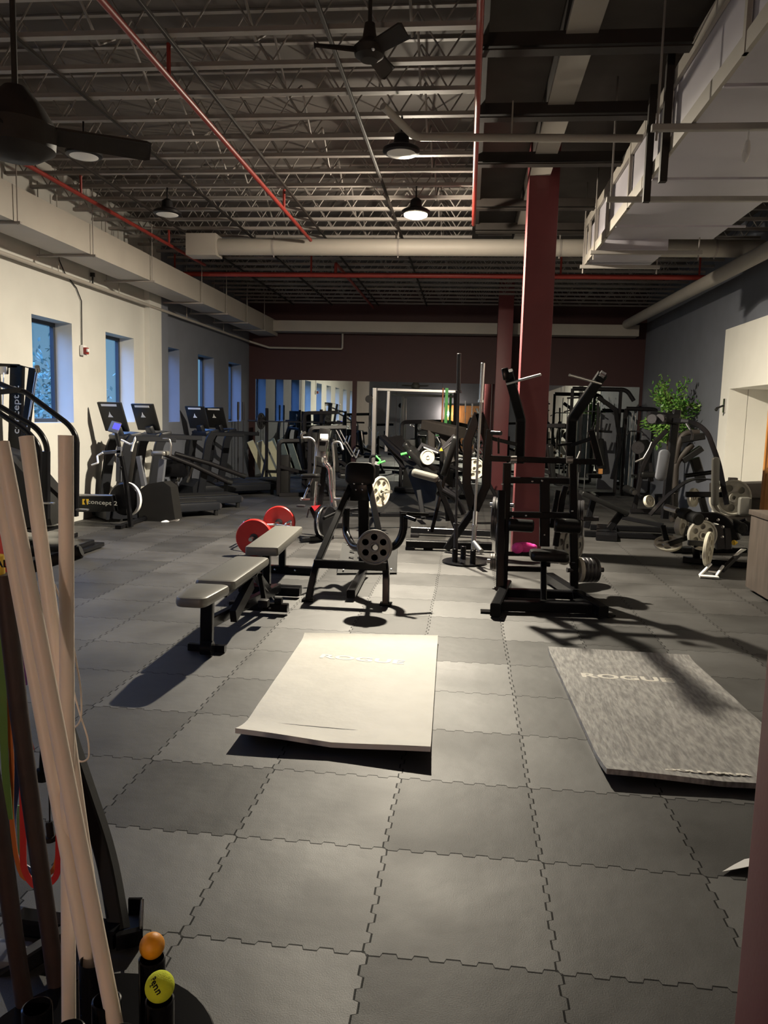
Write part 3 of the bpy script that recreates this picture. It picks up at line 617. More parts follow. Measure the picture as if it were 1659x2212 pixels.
part(t, 'rear_post', MB().beam([(-1.72, 6.75, 0.05), (-1.72, 6.15, 0.40)], 0.07, 0.06, up=(1, 0, 0)).beam([(-1.66, 6.30, 0.06), (-1.66, 6.12, 0.38)], 0.04, 0.04, up=(1, 0, 0)), 'black')
part(t, 'rear_foot', MB().beam([(-1.98, 6.33, 0.06), (-1.47, 6.33, 0.06)], 0.07, 0.07).beam([(-1.98, 6.95, 0.06), (-1.50, 6.95, 0.06)], 0.07, 0.07), 'black')
part(t, 'ladder_bracket', MB().box((-1.70, 5.75, 0.26), (0.05, 0.50, 0.10), Matrix.Rotation(R(18), 3, 'X')).box((-1.60, 6.02, 0.17), (0.08, 0.08, 0.06), b=0.01), 'blackm')
part(t, 'transport_wheel', MB().cyl((-1.58, 6.32, 0.12), (-1.52, 6.32, 0.12), 0.035), 'rubber')
bolts_on(t, [(-1.80, 6.29, 0.06), (-1.62, 6.29, 0.06)], (0, -1, 0))
t = thing('flat_bench', 'flat bench with plain black pad, rear one beside the red plates', 'bench', (-1.88, 7.6, 0))
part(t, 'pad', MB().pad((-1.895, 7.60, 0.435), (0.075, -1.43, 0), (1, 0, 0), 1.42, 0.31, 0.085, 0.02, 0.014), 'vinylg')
part(t, 'spine', MB().beam([(-1.86, 7.05, 0.36), (-1.93, 8.15, 0.36)], 0.06, 0.06), 'black')
part(t, 'post', MB().beam([(-1.93, 8.02, 0.05), (-1.93, 8.02, 0.38)], 0.07, 0.07, up=(0, 1, 0)), 'black')
part(t, 'post', MB().beam([(-1.86, 7.10, 0.05), (-1.86, 7.10, 0.38)], 0.07, 0.07, up=(0, 1, 0)), 'black')
part(t, 'foot', MB().beam([(-2.22, 8.02, 0.045), (-1.60, 8.02, 0.045)], 0.08, 0.08), 'black')
part(t, 'foot', MB().beam([(-2.12, 7.08, 0.045), (-1.52, 7.08, 0.045)], 0.08, 0.08), 'black')
bolts_on(t, [(-2.0, 7.98, 0.045), (-1.78, 7.98, 0.045)], (0, -1, 0))
# trap bar with red plates
def red_plate(lab, c):
    t = thing('bumper_plate', lab, 'weight plate', (c[0], c[1], 0), 'red plates on the trap bar')
    part(t, 'disc', MB().lathe((c[0], c[1] - .03, c[2]), (0, 1, 0), [(0.026, 0.008), (0.10, 0.008), (0.15, 0.0), (0.215, 0.0), (0.225, 0.012), (0.225, 0.048), (0.215, 0.06), (0.15, 0.06), (0.10, 0.052), (0.026, 0.052), (0.026, 0.008)], 48), 'red')
    part(t, 'hub', MB().lathe((c[0], c[1] - .034, c[2]), (0, 1, 0), [(0.026, 0), (0.05, 0), (0.05, 0.068), (0.026, 0.068), (0.026, 0)], 24), 'plated'); return t
red_plate('red round weight plate on the trap bar end nearer the camera', (-2.50, 8.95, 0.225))
red_plate('red round weight plate on the trap bar end farther from the camera', (-2.54, 10.35, 0.225))
t = thing('trap_bar', 'chrome hexagonal trap bar lying between the two red plates', 'barbell', (-2.52, 9.65, 0))
part(t, 'sleeve', MB().cyl((-2.50, 8.78, .225), (-2.51, 9.18, .225), 0.0245), 'chrome'); part(t, 'sleeve', MB().cyl((-2.53, 10.12, .225), (-2.54, 10.52, .225), 0.0245), 'chrome')
part(t, 'frame', MB().tube([(-2.51, 9.18, .225), (-2.25, 9.35, .225), (-2.25, 9.95, .225), (-2.53, 10.12, .225), (-2.79, 9.95, .225), (-2.79, 9.35, .225), (-2.51, 9.18, .225)], 0.015, 0.05), 'chrome')
for x in (-2.25, -2.79): part(t, 'handle', MB().tube([(x, 9.50, .225), (x, 9.50, .33), (x, 9.80, .33), (x, 9.80, .225)], 0.014, 0.03), 'chrome')

# ---------------------------------------------------------------- machines in the middle
def plates_on(lab, pts, ax, Rr, nh=6, m='plate', t=0.035, grp=None, spin=0.3, hs=0.19, oval=1.0, name='weight_plate'):
    for i, c in enumerate(pts):
        solo(name, lab[i] if isinstance(lab, (list, tuple)) else lab, 'weight plate', plate_mb(c, ax, Rr, nh, t, spin + i * .4, hs, oval), m, grp)
# seated plate-loaded machine seen from behind (calf / row type)
t = thing('seated_row_machine', 'black A-frame machine seen from its tall end, one holed plate in front', 'exercise machine', (-1.05, 7.4, 0))
for (a, b_, c_) in (((-1.40, 6.85, 0.0), (-1.345, 6.90, 0.32), (-1.188,7.9,0.973)), ((-0.68, 6.85, 0.0), (-0.69, 6.90, 0.32), (-0.995,7.9,1.028))):
    part(t, 'leg', MB().beam([V(a) + V((0, 0, .01)), b_, c_], 0.06, 0.075, fil=0.10, up=(0, -1, 0)), 'black')
    part(t, 'foot', MB().box((a[0], a[1], 0.012), (0.11, 0.10, 0.02), b=0.004), 'black')
part(t, 'cross_member', MB().beam([(-1.36, 6.90, 0.345), (-0.69, 6.90, 0.345)], 0.06, 0.075), 'black')
part(t, 'center_post', MB().beam([(-1.063,8,0.88), (-1.042,8.05,0.104)], 0.11, 0.08, up=(0, 1, 0)), 'black')
part(t, 'head_plate', MB().box((-1.077,7.84,0.934), (0.21, 0.03, 0.20), b=0.02), 'black')
part(t, 'head_pad', MB().pad((-1.086,7.88,1.112), (1, 0, 0), (0, 0.2, 1), 0.31, 0.24, 0.10, 0.07, 0.03), 'vinyl')
bolts_on(t, [(-1.138,7.82,1.015), (-1.052,7.82,1.018), (-1.117,7.82,0.953), (-1.05,7.82,0.956)], (0, -1, 0), 0.009)
part(t, 'yoke', MB().tube([(-1.227,7.9,0.748), (-1.232,7.9,0.494), (-1.102,7.6,0.392), (-0.878,7.2,0.441), (-0.635,7.2,0.479), (-0.564,7.2,0.624), (-0.57,7.2,0.81)], 0.038, 0.10, 14), 'black')
part(t, 'handle', MB().cyl((-0.587,7.2,0.787), (-0.452,7.1,0.761), 0.018).beam([(-0.605,7.2,0.808), (-0.343,7.3,0.789)], 0.035, 0.03), 'black')
part(t, 'handle', MB().beam([(-1.207,7.9,0.739), (-1.432,7.8,0.655)], 0.03, 0.03).cyl((-1.29,7.9,0.716), (-1.396,7.55,0.679), 0.017), 'black')
part(t, 'plate_peg', MB().cyl((-0.765,6.64,0.566), (-0.841,7.3,0.444), 0.022).lathe((-0.765,6.64,0.566), (0, -1, 0), [(0.024, 0), (0.024, 0.02), (0, 0.02)], 14), 'chrome', 'chrome loading peg')
part(t, 'base_spine', MB().beam([(-1.02, 6.95, 0.06), (-1.05, 8.05, 0.06)], 0.08, 0.08), 'black')
plates_on('holed grey iron plate hung on the front of the A-frame machine', [(-0.788,6.76,0.545)], (0, -1, 0), 0.160, 6, 'plate')
t = thing('foot_plate', 'black perforated foot plate lying tilted behind the A-frame machine', 'plate', (-1.04,8.244,0))
q = [(-1.34,8.072,0.02), (-0.71,8.249,0.02), (-0.741,8.62,0.287), (-1.374,8.62,0.27)]
part(t, 'tread', MB().prism(q, (0, 0.02, -0.015)), 'rubber')
q = [V(p) for p in q]; holes = MB(); nrm = (q[1] - q[0]).cross(q[3] - q[0]).normalized()
for u in (0.2, 0.35, 0.5, 0.65, 0.8):
    for v in (0.3, 0.5, 0.7):
        p = q[0] * (1 - u) * (1 - v) + q[1] * u * (1 - v) + q[2] * u * v + q[3] * (1 - u) * v; holes.box(p + nrm * 0.001, (0.055, 0.012, 0.006))
part(t, 'slot', holes, 'rubber')['kind'] = 'stuff'
bolts_on(t, [q[0] * .9 + q[2] * .1, q[1] * .9 + q[3] * .1, q[2] * .9 + q[0] * .1, q[3] * .9 + q[1] * .1], nrm, 0.01)
# pair of plates on the loaded machine behind
t = thing('loading_stand', 'low black frame with green strap holding two pale plates behind the A-frame', 'exercise machine', (-1.277,12.594,0))
part(t, 'base', MB().beam([(-2.379,12.863,0.04), (-0.545,13.322,0.04)], 0.08, 0.08).beam([(-1.697,11.489,0.22), (-0.312,12.052,0.22)], 0.05, 0.05), 'black')
part(t, 'upright', MB().beam([(-1.528,12.925,0.05), (-1.306,11.3,1.03)], 0.07, 0.07, up=(0, 1, 0)).tube([(-1.408,11.3,0.958), (-1.412,11.3,1.129), (-1.261,11.3,1.134)], 0.02, 0.05), 'black')
part(t, 'peg', MB().cyl((-1.459,11.5,0.559), (-1.06,11,0.641), 0.024), 'chrome')
part(t, 'strap', MB().tube([(-1.318,11.2,1.137), (-1.248,11.2,1.071), (-1.288,11.2,1.023), (-1.18,11.2,1.067)], 0.014, 0.02), 'green', 'bright green strap')
plates_on(['pale holed plate on the stand behind the A-frame, inner of the pair', 'pale holed plate on the stand behind the A-frame, outer of the pair'], [(-1.363,11.35,0.563), (-1.231,11.15,0.621)], (0.86, -0.5, 0.0), 0.225, 6, 'platec', grp='pale plates behind the A-frame machine', hs=0.2)

# assault bike
t = thing('air_bike', 'upright exercise bike with bright chrome console behind the flat bench', 'exercise bike', (-1.982,10.399,0)); Y = 10.45
part(t, 'main_frame', MB().beam([(-2.116,10.45,0.441), (-1.927,10.45,0.04)], 0.06, 0.05, up=(0, 1, 0)).beam([(-1.999,10.45,0.413), (-1.953,10.5,0.99)], 0.07, 0.05, up=(0, 1, 0)).beam([(-2.011,10.45,0.348), (-1.359,10.6,0.434)], 0.045, 0.045), 'black')
part(t, 'flywheel_guard', MB().lathe((-1.953,10.36,0.246), (0.96, -0.28, 0), [(0.0, 0), (0.22, 0.0), (0.25, 0.03), (0.25, 0.10), (0.22, 0.13), (0, 0.13)], 36), 'black')
part(t, 'guard_ring', MB().lathe((-1.914,10.22,0.279), (0.96, -0.28, 0), [(0.19, 0.02), (0.205, 0.02), (0.21, 0.03), (0.205, 0.045), (0.19, 0.045), (0.19, 0.02)], 36), 'chrome', 'silver ring')
part(t, 'red_panel', MB().prism([(-2.094,10.34,0.467), (-1.958,10.3,0.49), (-2.034,10.3,0.404)], (0.01, 0.02, 0)), 'red', 'red cover corner')
part(t, 'saddle_post', MB().cyl((-2.054,10.4,0.449), (-2.034,10.4,0.802), 0.022), 'chrome', 'chrome saddle post')
part(t, 'saddle', MB().pad((-2.119,10.4,0.876), (1, 0, 0.06), (0, 1, 0), 0.27, 0.16, 0.06, 0.06, 0.022, taper=1.5), 'vinyl')
part(t, 'adjuster_knob', MB().ball((-2.133,10.35,0.739), 0.025, 10).ball((-1.985,10.35,0.757), 0.025, 10).ball((-2.125,10.35,0.663), 0.02, 10), 'black')
part(t, 'moving_arm', MB().tube([(-2.19,10.3,0.564), (-2.072,10.45,0.925), (-2.068,10.5,1.318), (-2.141,10.5,1.398), (-2.26,10.45,1.39), (-2.256,10.4,1.448), (-2.198,10.4,1.468)], 0.017, 0.05), 'steel', 'bright steel arm')
part(t, 'moving_arm', MB().tube([(-1.82,10.6,0.599), (-1.829,10.6,1.052), (-1.86,10.6,1.34), (-1.75,10.6,1.35), (-1.7,10.55,1.238)], 0.017, 0.05), 'steel', 'bright steel arm')
part(t, 'foot_peg', MB().cyl((-2.229,10.3,0.562), (-2.134,10.4,0.555), 0.022), 'steel'); part(t, 'foot_peg', MB().cyl((-1.796,10.5,0.558), (-1.682,10.4,0.572), 0.022), 'steel')
part(t, 'crank', MB().beam([(-2.112,10.3,0.439), (-2.142,10.3,0.31)], 0.025, 0.02).box((-2.217,10.25,0.473), (0.11, 0.08, 0.03), b=0.008), 'plated')
co = part(t, 'console', MB().box((-1.962,10.45,1.329), (0.15, 0.04, 0.40), Matrix.Rotation(R(-14), 3, 'X') @ Matrix.Rotation(R(5), 3, 'Y'), b=0.012), 'chrome')
part(co, 'display', MB().box((-1.96,10.41,1.28), (0.09, 0.02, 0.13), Matrix.Rotation(R(-14), 3, 'X')), 'dkplast'); part(co, 'badge', MB().box((-1.943,10.41,1.419), (0.11, 0.02, 0.07), Matrix.Rotation(R(-14), 3, 'X'), b=0.006), 'white_pl', 'white top badge')
part(t, 'fan_cowl', MB().tube([(-1.921,10.45,1.216), (-1.944,10.45,1.057), (-1.866,10.45,0.996), (-1.843,10.5,0.672), (-1.8,10.5,0.448)], 0.045, 0.05), 'chrome')
part(t, 'stabiliser', MB().beam([(-2.168,10.05,0.04), (-1.801,10.4,0.04)], 0.07, 0.06), 'black'); part(t, 'stabiliser', MB().beam([(-2.161,11.318,0.04), (-1.822,11.626,0.04)], 0.07, 0.06), 'black')
part(t, 'base_rail', MB().beam([(-1.974,10.22,0.06), (-1.969,11.231,0.06)], 0.06, 0.05), 'black')

# vertical barbell holder and its two bars
t = thing('barbell_holder', 'low black round-footed holder standing two barbells upright', 'rack', (0.022,9.146,0))
part(t, 'base_plate', MB().lathe((0.022,9.116,0), (0, 0, 1), [(0.26, 0), (0.265, 0.005), (0.265, 0.02), (0.26, 0.025), (0, 0.025)], 40), 'black')
for p in ((-0.093,9.04,0.02), (0.119,8.974,0.02), (0.004,9.249,0.02)):
    part(t, 'socket', MB().lathe(p, (0, 0, 1), [(0.034, 0), (0.034, 0.16), (0.028, 0.165), (0.028, 0.02), (0, 0.02)], 22), 'black')
def barbell_up(lab, x0, y0, x1, y1, m, L=2.2):
    b_ = V((x0, y0, 0.05)); d = (V((x1, y1, 2.4)) - b_).normalized(); t = thing('barbell', lab, 'barbell', tuple(b_), 'barbells standing upright in the holder')
    part(t, 'shaft', MB().cyl(b_ + d * .42, b_ + d * (L + .0 - .43), 0.0145), 'steel' if m == 'chrome' else 'plated')
    part(t, 'sleeve', MB().lathe(b_, d, [(0.022, 0), (0.025, 0.003), (0.025, 0.40), (0.036, 0.402), (0.036, 0.43), (0, 0.43)], 20), m)
    part(t, 'sleeve', MB().lathe(b_ + d * (L - .45), d, [(0, 0), (0.036, 0), (0.036, 0.03), (0.025, 0.032), (0.025, 0.447), (0.022, 0.45), (0, 0.45)], 20), m); return t
barbell_up('dark barbell standing upright, left one of the pair in the holder', -0.085, 9.08, -0.13, 9.03, 'plated', 2.40)
barbell_up('chrome barbell standing upright, right one of the pair in the holder', 0.115, 9.00, 0.145, 9.05, 'chrome', 2.30)
# diamond-framed pendulum machine around the bars
t = thing('plate_loaded_press', 'black diamond-framed press machine just behind the upright barbells', 'exercise machine', (0.06,10.163,0))
part(t, 'diamond_frame', MB().beam([(0.121,9.6,1.778), (0.004,9.6,1.441), (0.013,9.6,0.908), (0.106,9.6,0.582)], 0.11, 0.06, up=(0, -1, 0)).beam([(0.132,9.6,1.778), (0.247,9.6,1.459), (0.253,9.6,0.899), (0.129,9.6,0.582)], 0.11, 0.06, up=(0, -1, 0)), 'black')
part(t, 'support', MB().beam([(0.123,9.6,0.594), (-0.208,9.8,0.049)], 0.09, 0.08, up=(0, -1, 0)).beam([(-0.125,9.9,0.968), (0.094,9.8,0.629)], 0.05, 0.05, up=(0, -1, 0)), 'black')
part(t, 'base_rail', MB().beam([(-0.74,9.875,0.08), (0.367,9.948,0.08)], 0.10, 0.10), 'black'); part(t, 'base_rail', MB().beam([(-0.767,11.148,0.08), (0.402,11.11,0.08)], 0.09, 0.09), 'black')
for p in ((-0.684,9.883,0.02), (-0.698,10.974,0.02), (-0.454,9.981,0.02)): part(t, 'foot_block', MB().box(p, (0.12, 0.12, 0.05), b=0.01), 'blackm')
bolts_on(t, [(-0.511,10.1,0.066), (-0.388,10.1,0.065), (-0.504,10.9,0.113)], (0, -1, 0), 0.01)
part(t, 'swing_arm', MB().beam([(-0.436,10.4,0.162), (-0.227,10.6,1.199), (-0.171,10.6,1.39)], 0.05, 0.05, up=(0, -1, 0)), 'black')
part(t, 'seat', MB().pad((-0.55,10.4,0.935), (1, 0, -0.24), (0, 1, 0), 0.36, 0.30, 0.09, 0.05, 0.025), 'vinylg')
part(t, 'back_pad', MB().pad((-0.225,10.5,1.203), (0.30, 0, 1), (0, 1, 0), 0.56, 0.26, 0.09, 0.05, 0.02), 'vinyl')
part(t, 'seat_post', MB().beam([(-0.378,10.4,0.86), (-0.106,10.4,0.239)], 0.07, 0.07, up=(0, 1, 0)).tube([(-0.309,10.3,0.746), (-0.088,10.3,0.629), (-0.007,10.3,0.445)], 0.04, 0.1).tube([(-0.377,10.5,0.712), (-0.245,10.5,0.539), (-0.218,10.5,0.317)], 0.035, 0.1), 'black')
part(t, 'handle', MB().cyl((0.125,8.95,0.277), (0.209,8.7,0.214), 0.030, 18, 0.006), 'steel', 'thick grey handle')
part(t, 'chrome_link', MB().cyl((0.133,9.4,0.589), (0.123,9.3,0.244), 0.028), 'chrome', 'chrome link tube')

# leg press / hack sled farther back
t = thing('leg_press', 'long inclined leg press with twin rails and green straps beyond the barbells', 'exercise machine', (-0.922,14.772,0))
for dy in (0, 0.6):
    part(t, 'rail', MB().beam([V((-1.683,15,1.318)) + V((0, dy, 0)), V((-0.971,13.6,0.913)) + V((0, dy, 0)), V((-0.145,12.4,0.447)) + V((0, dy, 0))], 0.05, 0.07), 'blackm')
part(t, 'tread_plate', MB().prism([(-1.698,15.3,1.292), (-1.344,15.9,1.345), (-0.878,14.4,0.785), (-1.15,13.8,0.813)], (0.0, 0.05, -0.04)), 'blackm')
part(t, 'side_panel', MB().prism([(-1.095,13.3,0.966), (-0.814,13.3,0.935), (-0.456,12.6,0.606), (-0.444,12.6,0.263), (-0.767,12.9,0.256)], (0.03, 0.04, 0)), 'rubber')
part(t, 'back_pad', MB().pad((-0.718,12.6,0.992), (1, 0.1, -1.0), (0.1, 1, 0.1), 0.62, 0.42, 0.10, 0.05, 0.03), 'vinyl')
part(t, 'seat_pad', MB().pad((-0.965,13.2,1.157), (0.7, 0.1, -0.9), (0.1, 1, 0.1), 0.32, 0.25, 0.10, 0.05, 0.03), 'vinyl')
part(t, 'upper_frame', MB().beam([(-0.864,12.8,1.076), (-0.739,12.8,1.271), (-0.452,12.6,1.166)], 0.045, 0.045, up=(0, 1, 0)).beam([(-0.452,12.6,1.166), (-0.207,12.6,1.443)], 0.05, 0.05, up=(0, 1, 0)).tube([(-0.376,12.5,1.217), (-0.181,12.5,1.387), (-0.178,12.5,1.312)], 0.014), 'plated')
part(t, 'strap', MB().tube([(-1.105,13,1.083), (-0.996,13,1.117), (-0.893,13,1.074), (-0.962,13,1.04)], 0.022, 0.03), 'green', 'bright green strap')
part(t, 'grip_tube', MB().cyl((-0.698,12.5,1.23), (-0.463,12.5,1.147), 0.022), 'steel', 'bright steel grip'); part(t, 'leg', MB().beam([(-0.75,12.5,0.528), (-0.65,12.3,0.101)], 0.08, 0.08, up=(0, 1, 0)), 'black')
part(t, 'plate_arm', MB().beam([(-0.145,12.45,0.442), (0.124,12.26,0.935)], .06, .06, up=(0, 1, 0)), 'black')
part(t, 'foot_step', MB().box((-1.155,17.47,0.08), (0.9, 0.35, 0.10), b=0.01), 'black')
part(t, 'warning_sticker', MB().prism([(-0.438,12.4,1.19), (-0.379,12.4,1.191), (-0.41,12.4,1.242)], (0, 0.01, 0)), 'yellow')
plates_on('cream round plate loaded on the leg press beside the barbells', [(-0.628,12.4,1.08)], (0.45, -0.9, 0), 0.12, 0, 'platec', 0.05)
plates_on('cream holed plate seen between the diamond frame and the barbell', [(0.123,12.2,0.938)], (0.25, -1, 0), 0.17, 6, 'platec', 0.04, spin=0.1)
t = thing('tilted_cabinet_machine', 'brown-black boxy machine head with an orange sticker above the leg press', 'exercise machine', (-0.495,18.372,0))
part(t, 'head', MB().beam([(-0.789,15,1.575), (-0.128,14.4,1.452)], 0.30, 0.20, up=(0, 0, 1)), 'dksteel'); part(t, 'sticker', MB().box((-0.655,14.8,1.58), (0.15, 0.015, 0.06), b=0.002), mat('orange_sticker', (0.6, 0.30, 0.08), 0.6), 'orange sticker')
part(t, 'stand', MB().beam([(-0.686,14.8,1.474), (-0.67,14.8,0.989)], 0.14, 0.14, up=(0, 1, 0)).beam([(-0.484,14.8,1.479), (-0.282,14.6,0.879)], 0.16, 0.12, up=(0, 1, 0)).beam([(-0.369,14.6,0.877), (-0.391,16.556,0.02)], 0.12, 0.12, up=(0, 1, 0)), 'dksteel')

# ---------------------------------------------------------------- big plate-loaded lat machine
t = thing('lat_pulldown_machine', 'large black plate-loaded pulldown machine with two raised arms in front of the column', 'exercise machine', (0.78, 7.4, 0)); Y = 7.55
part(t, 'floor_beam', MB().beam([(0.351,6.806,0.06), (1.234,6.892,0.06)], 0.08, 0.09), 'black'); part(t, 'floor_beam', MB().beam([(0.449,7.35,0.06), (1.096,7.395,0.06)], 0.08, 0.08), 'black')
part(t, 'side_runner', MB().beam([(0.919,8.139,0.07), (1.237,6.719,0.07)], 0.09, 0.10), 'black'); part(t, 'side_runner', MB().beam([(0.298,6.585,0.07), (0.448,7.617,0.07)], 0.09, 0.12), 'black')
for p, q in (((0.176,6.765,0.01), (0.348,6.768,0.01)), ((1.202,6.949,0.01), (1.328,6.81,0.01))): part(t, 'foot_plate', MB().beam([p, q], 0.10, 0.015), 'black')
for a, b_ in (((0.408,7.55,0.097), (0.394,7.55,1.293)), ((0.367,7.35,0.11), (0.353,7.55,1.021)), ((1.094,7.55,0.084), (1.018,7.55,1.313))):
    part(t, 'upright', MB().beam([a, b_], 0.078, 0.078, up=(0, 1, 0)), 'black')
part(t, 'center_post', MB().beam([(0.76,7.115,0.05), (0.77,7.42,0.423)], 0.055, 0.055, up=(0, 1, 0)).beam([(0.788,7.55,0.493), (0.765,7.6,1.122)], 0.095, 0.08, up=(0, 1, 0)), 'black')
part(t, 'cross_bar', MB().beam([(0.187,7.5,1.334), (1.234,7.5,1.332)], 0.05, 0.055), 'black'); part(t, 'cross_bar', MB().beam([(0.422,7.6,1.124), (1.043,7.6,1.136)], 0.06, 0.06), 'black')
part(t, 'cross_bar', MB().beam([(0.412,7.55,0.792), (1.081,7.55,0.805)], 0.055, 0.06), 'black'); part(t, 'cross_bar', MB().beam([(0.439,7.6,0.246), (0.796,7.6,0.254)], 0.045, 0.05), 'black')
part(t, 'thigh_roller', MB().cyl((0.425,7.45,0.706), (0.667,7.45,0.698), 0.062, 22, 0.015), 'vinyl'); part(t, 'thigh_roller', MB().cyl((0.863,7.45,0.719), (1.115,7.45,0.712), 0.070, 22, 0.015), 'vinyl')
part(t, 'seat', MB().pad((0.82,7.4,0.429), (1, 0, 0), (0, 1, 0), 0.36, 0.30, 0.085, 0.05, 0.025), 'vinyl')
part(t, 'seat_bracket', MB().box((0.789,7.4,0.351), (0.09, 0.09, 0.05), b=0.008).cyl((1.015,7.4,0.357), (1.067,7.4,0.36), 0.015), 'black')
for L in (((0.519,7.7,1.289), (0.509,7.65,1.719), (0.355,7.45,2.161)), ((1.012,7.7,1.282), (0.999,7.65,1.732), (1.229,7.45,2.152))):
    part(t, 'raised_arm', MB().beam(L, 0.092, 0.08, fil=0.03, up=(0, -1, 0)), 'black')
part(t, 'pull_handle', MB().cyl((0.351,7.45,2.044), (0.639,7.2,2.122), 0.012), 'steel'); part(t, 'pull_handle', MB().cyl((1.217,7.45,2.063), (0.894,7.2,2.123), 0.012), 'steel')
part(t, 'arm_end_cap', MB().box((0.333,7.42,2.133), (0.06, 0.08, 0.11), Matrix.Rotation(R(-12), 3, 'Y'), b=0.01), 'black'); part(t, 'arm_end_cap', MB().cyl((1.198,7.42,2.159), (1.242,7.42,2.134), 0.03), 'chrome', 'bright end cap')
for L in (((0.211,7.5,1.61), (0.189,7.5,1.28)), ((1.161,7.5,1.627), (1.266,7.5,1.297))):
    part(t, 'side_horn', MB().beam(L, 0.06, 0.06, up=(0, 1, 0)), 'black')
part(t, 'horn_link', MB().beam([(0.232,7.5,1.526), (0.473,7.6,1.473)], 0.04, 0.035).cyl((0.227,7.4,1.581), (0.309,7.3,1.581), 0.02).beam([(0.293,7.4,1.539), (0.3,7.4,1.386)], 0.02, 0.02, up=(0, 1, 0)), 'black')
part(t, 'horn_link', MB().beam([(1.162,7.5,1.549), (1.002,7.6,1.479)], 0.04, 0.035).cyl((0.855,7.5,1.478), (0.992,7.5,1.5), 0.012), 'black')
part(t, 'pivot_bearing', MB().cyl((0.416,7.4,1.333), (0.472,7.4,1.335), 0.035).cyl((0.936,7.4,1.349), (0.991,7.4,1.351), 0.035), 'steel')
part(t, 'lower_lever', MB().beam([(0.936,7.9,0.442), (0.988,8,0.908), (1.017,8,1.052)], 0.06, 0.06, fil=.08, up=(0, 1, 0)).beam([(0.88,7.9,0.63), (0.941,8,1.001)], 0.05, 0.05, up=(0, 1, 0)), 'black')
part(t, 'weight_peg', MB().cyl((0.267,8,0.833), (0.497,7.9,0.843), 0.024), 'chrome'); part(t, 'weight_peg', MB().cyl((1.096,7.9,0.729), (1.347,7.9,0.739), 0.024), 'plated'); part(t, 'weight_peg', MB().cyl(V((1.132,7.55,0.275)) - V((.12, .03, 0)), V((1.132,7.55,0.275)) + V((.24, .06, 0)), 0.024), 'plated'); part(t, 'weight_peg', MB().cyl((0.251,7.9,0.257), (0.458,7.9,0.257), 0.024), 'steel')
bolts_on(t, [(0.641,7.55,1.122), (0.734,7.55,1.13), (0.352,7.5,1.089), (1.027,7.5,0.854), (0.464,7.5,0.778), (0.592,7.5,0.792), (0.777,7.5,0.614), (0.781,7.35,0.257), (0.978,7.45,1.317)], (0, -1, 0), 0.010)
g = 'plates stored on the pulldown machine'
plates_on(['large iron plate on the left storage peg of the pulldown, outermost', 'large iron plate on the left storage peg of the pulldown, second', 'large iron plate on the left storage peg of the pulldown, innermost'], [(0.304,7.95,0.696), (0.333,7.95,0.687), (0.362,7.95,0.679)], (-1, 0.10, 0), 0.225, 6, 'plated', 0.034, g)
plates_on(['mid-size iron plate low on the left of the pulldown, outer', 'mid-size iron plate low on the left of the pulldown, inner'], [(0.344,7.7,0.543), (0.371,7.7,0.544)], (-1, 0.10, 0), 0.17, 6, 'plated', 0.03, g)
plates_on(['small grey plate on the lowest left peg of the pulldown, outermost', 'small grey plate on the lowest left peg of the pulldown, middle', 'small grey plate on the lowest left peg of the pulldown, innermost'], [(0.298,7.9,0.254), (0.322,7.9,0.255), (0.345,7.9,0.256)], (-1, 0.1, 0), 0.085, 0, 'plate', 0.022, g)
plates_on(['large iron plate on the upper right peg of the pulldown, inner', 'large iron plate on the upper right peg of the pulldown, outer'], [(1.146,7.9,0.731), (1.183,7.9,0.733)], (1, -0.16, 0), 0.19, 6, 'plated', 0.034, g)
for i in range(5):
    x = 1249 + i * 8
    plates_on('thick small plate in the row on the low right peg of the pulldown', [V((1.132,7.55,0.275)) + V((0.038 * i, 0.0095 * i, 0))], (1, 0.25, 0), 0.122, 0, 'platel' if i == 0 else 'plated', 0.039, 'row of small plates on the low right peg')  # first plate paler: its lit face is put into the iron colour
plates_on(['large iron plate hanging inside the right upright of the pulldown, front', 'large iron plate hanging inside the right upright of the pulldown, rear'], [(1.077,8.2,0.399), (1.167,8.3,0.396)], (0.75, -0.6, 0), 0.20, 6, 'plate', 0.035, g)
# pink cloth bag on the base of the column
t = solo('cloth_bag', 'crumpled magenta pink bag hanging between pulldown and column', 'bag', MB().ball((0.734,9.35,0.183), 0.10, 22, (1.45, 0.6, 0.62)).ball((0.653,9.3,0.177), 0.09, 18, (0.8, 0.7, 0.75)).ball((0.833,9.35,0.187), 0.06, 16, (1.0, 0.7, 0.7)), 'pink')
solo('bag_rail', 'low black bar behind the pulldown holding the pink bag', 'rail', MB().beam([(0.479,9.4,0.083), (1.201,9.4,0.11)], 0.05, 0.05).beam([(0.519,9.4,0.085), (0.53,9.556,0)], 0.05, 0.05, up=(0, 1, 0)).beam([(1.162,9.4,0.114), (1.206,9.727,0)], 0.05, 0.05, up=(0, 1, 0)), 'black')

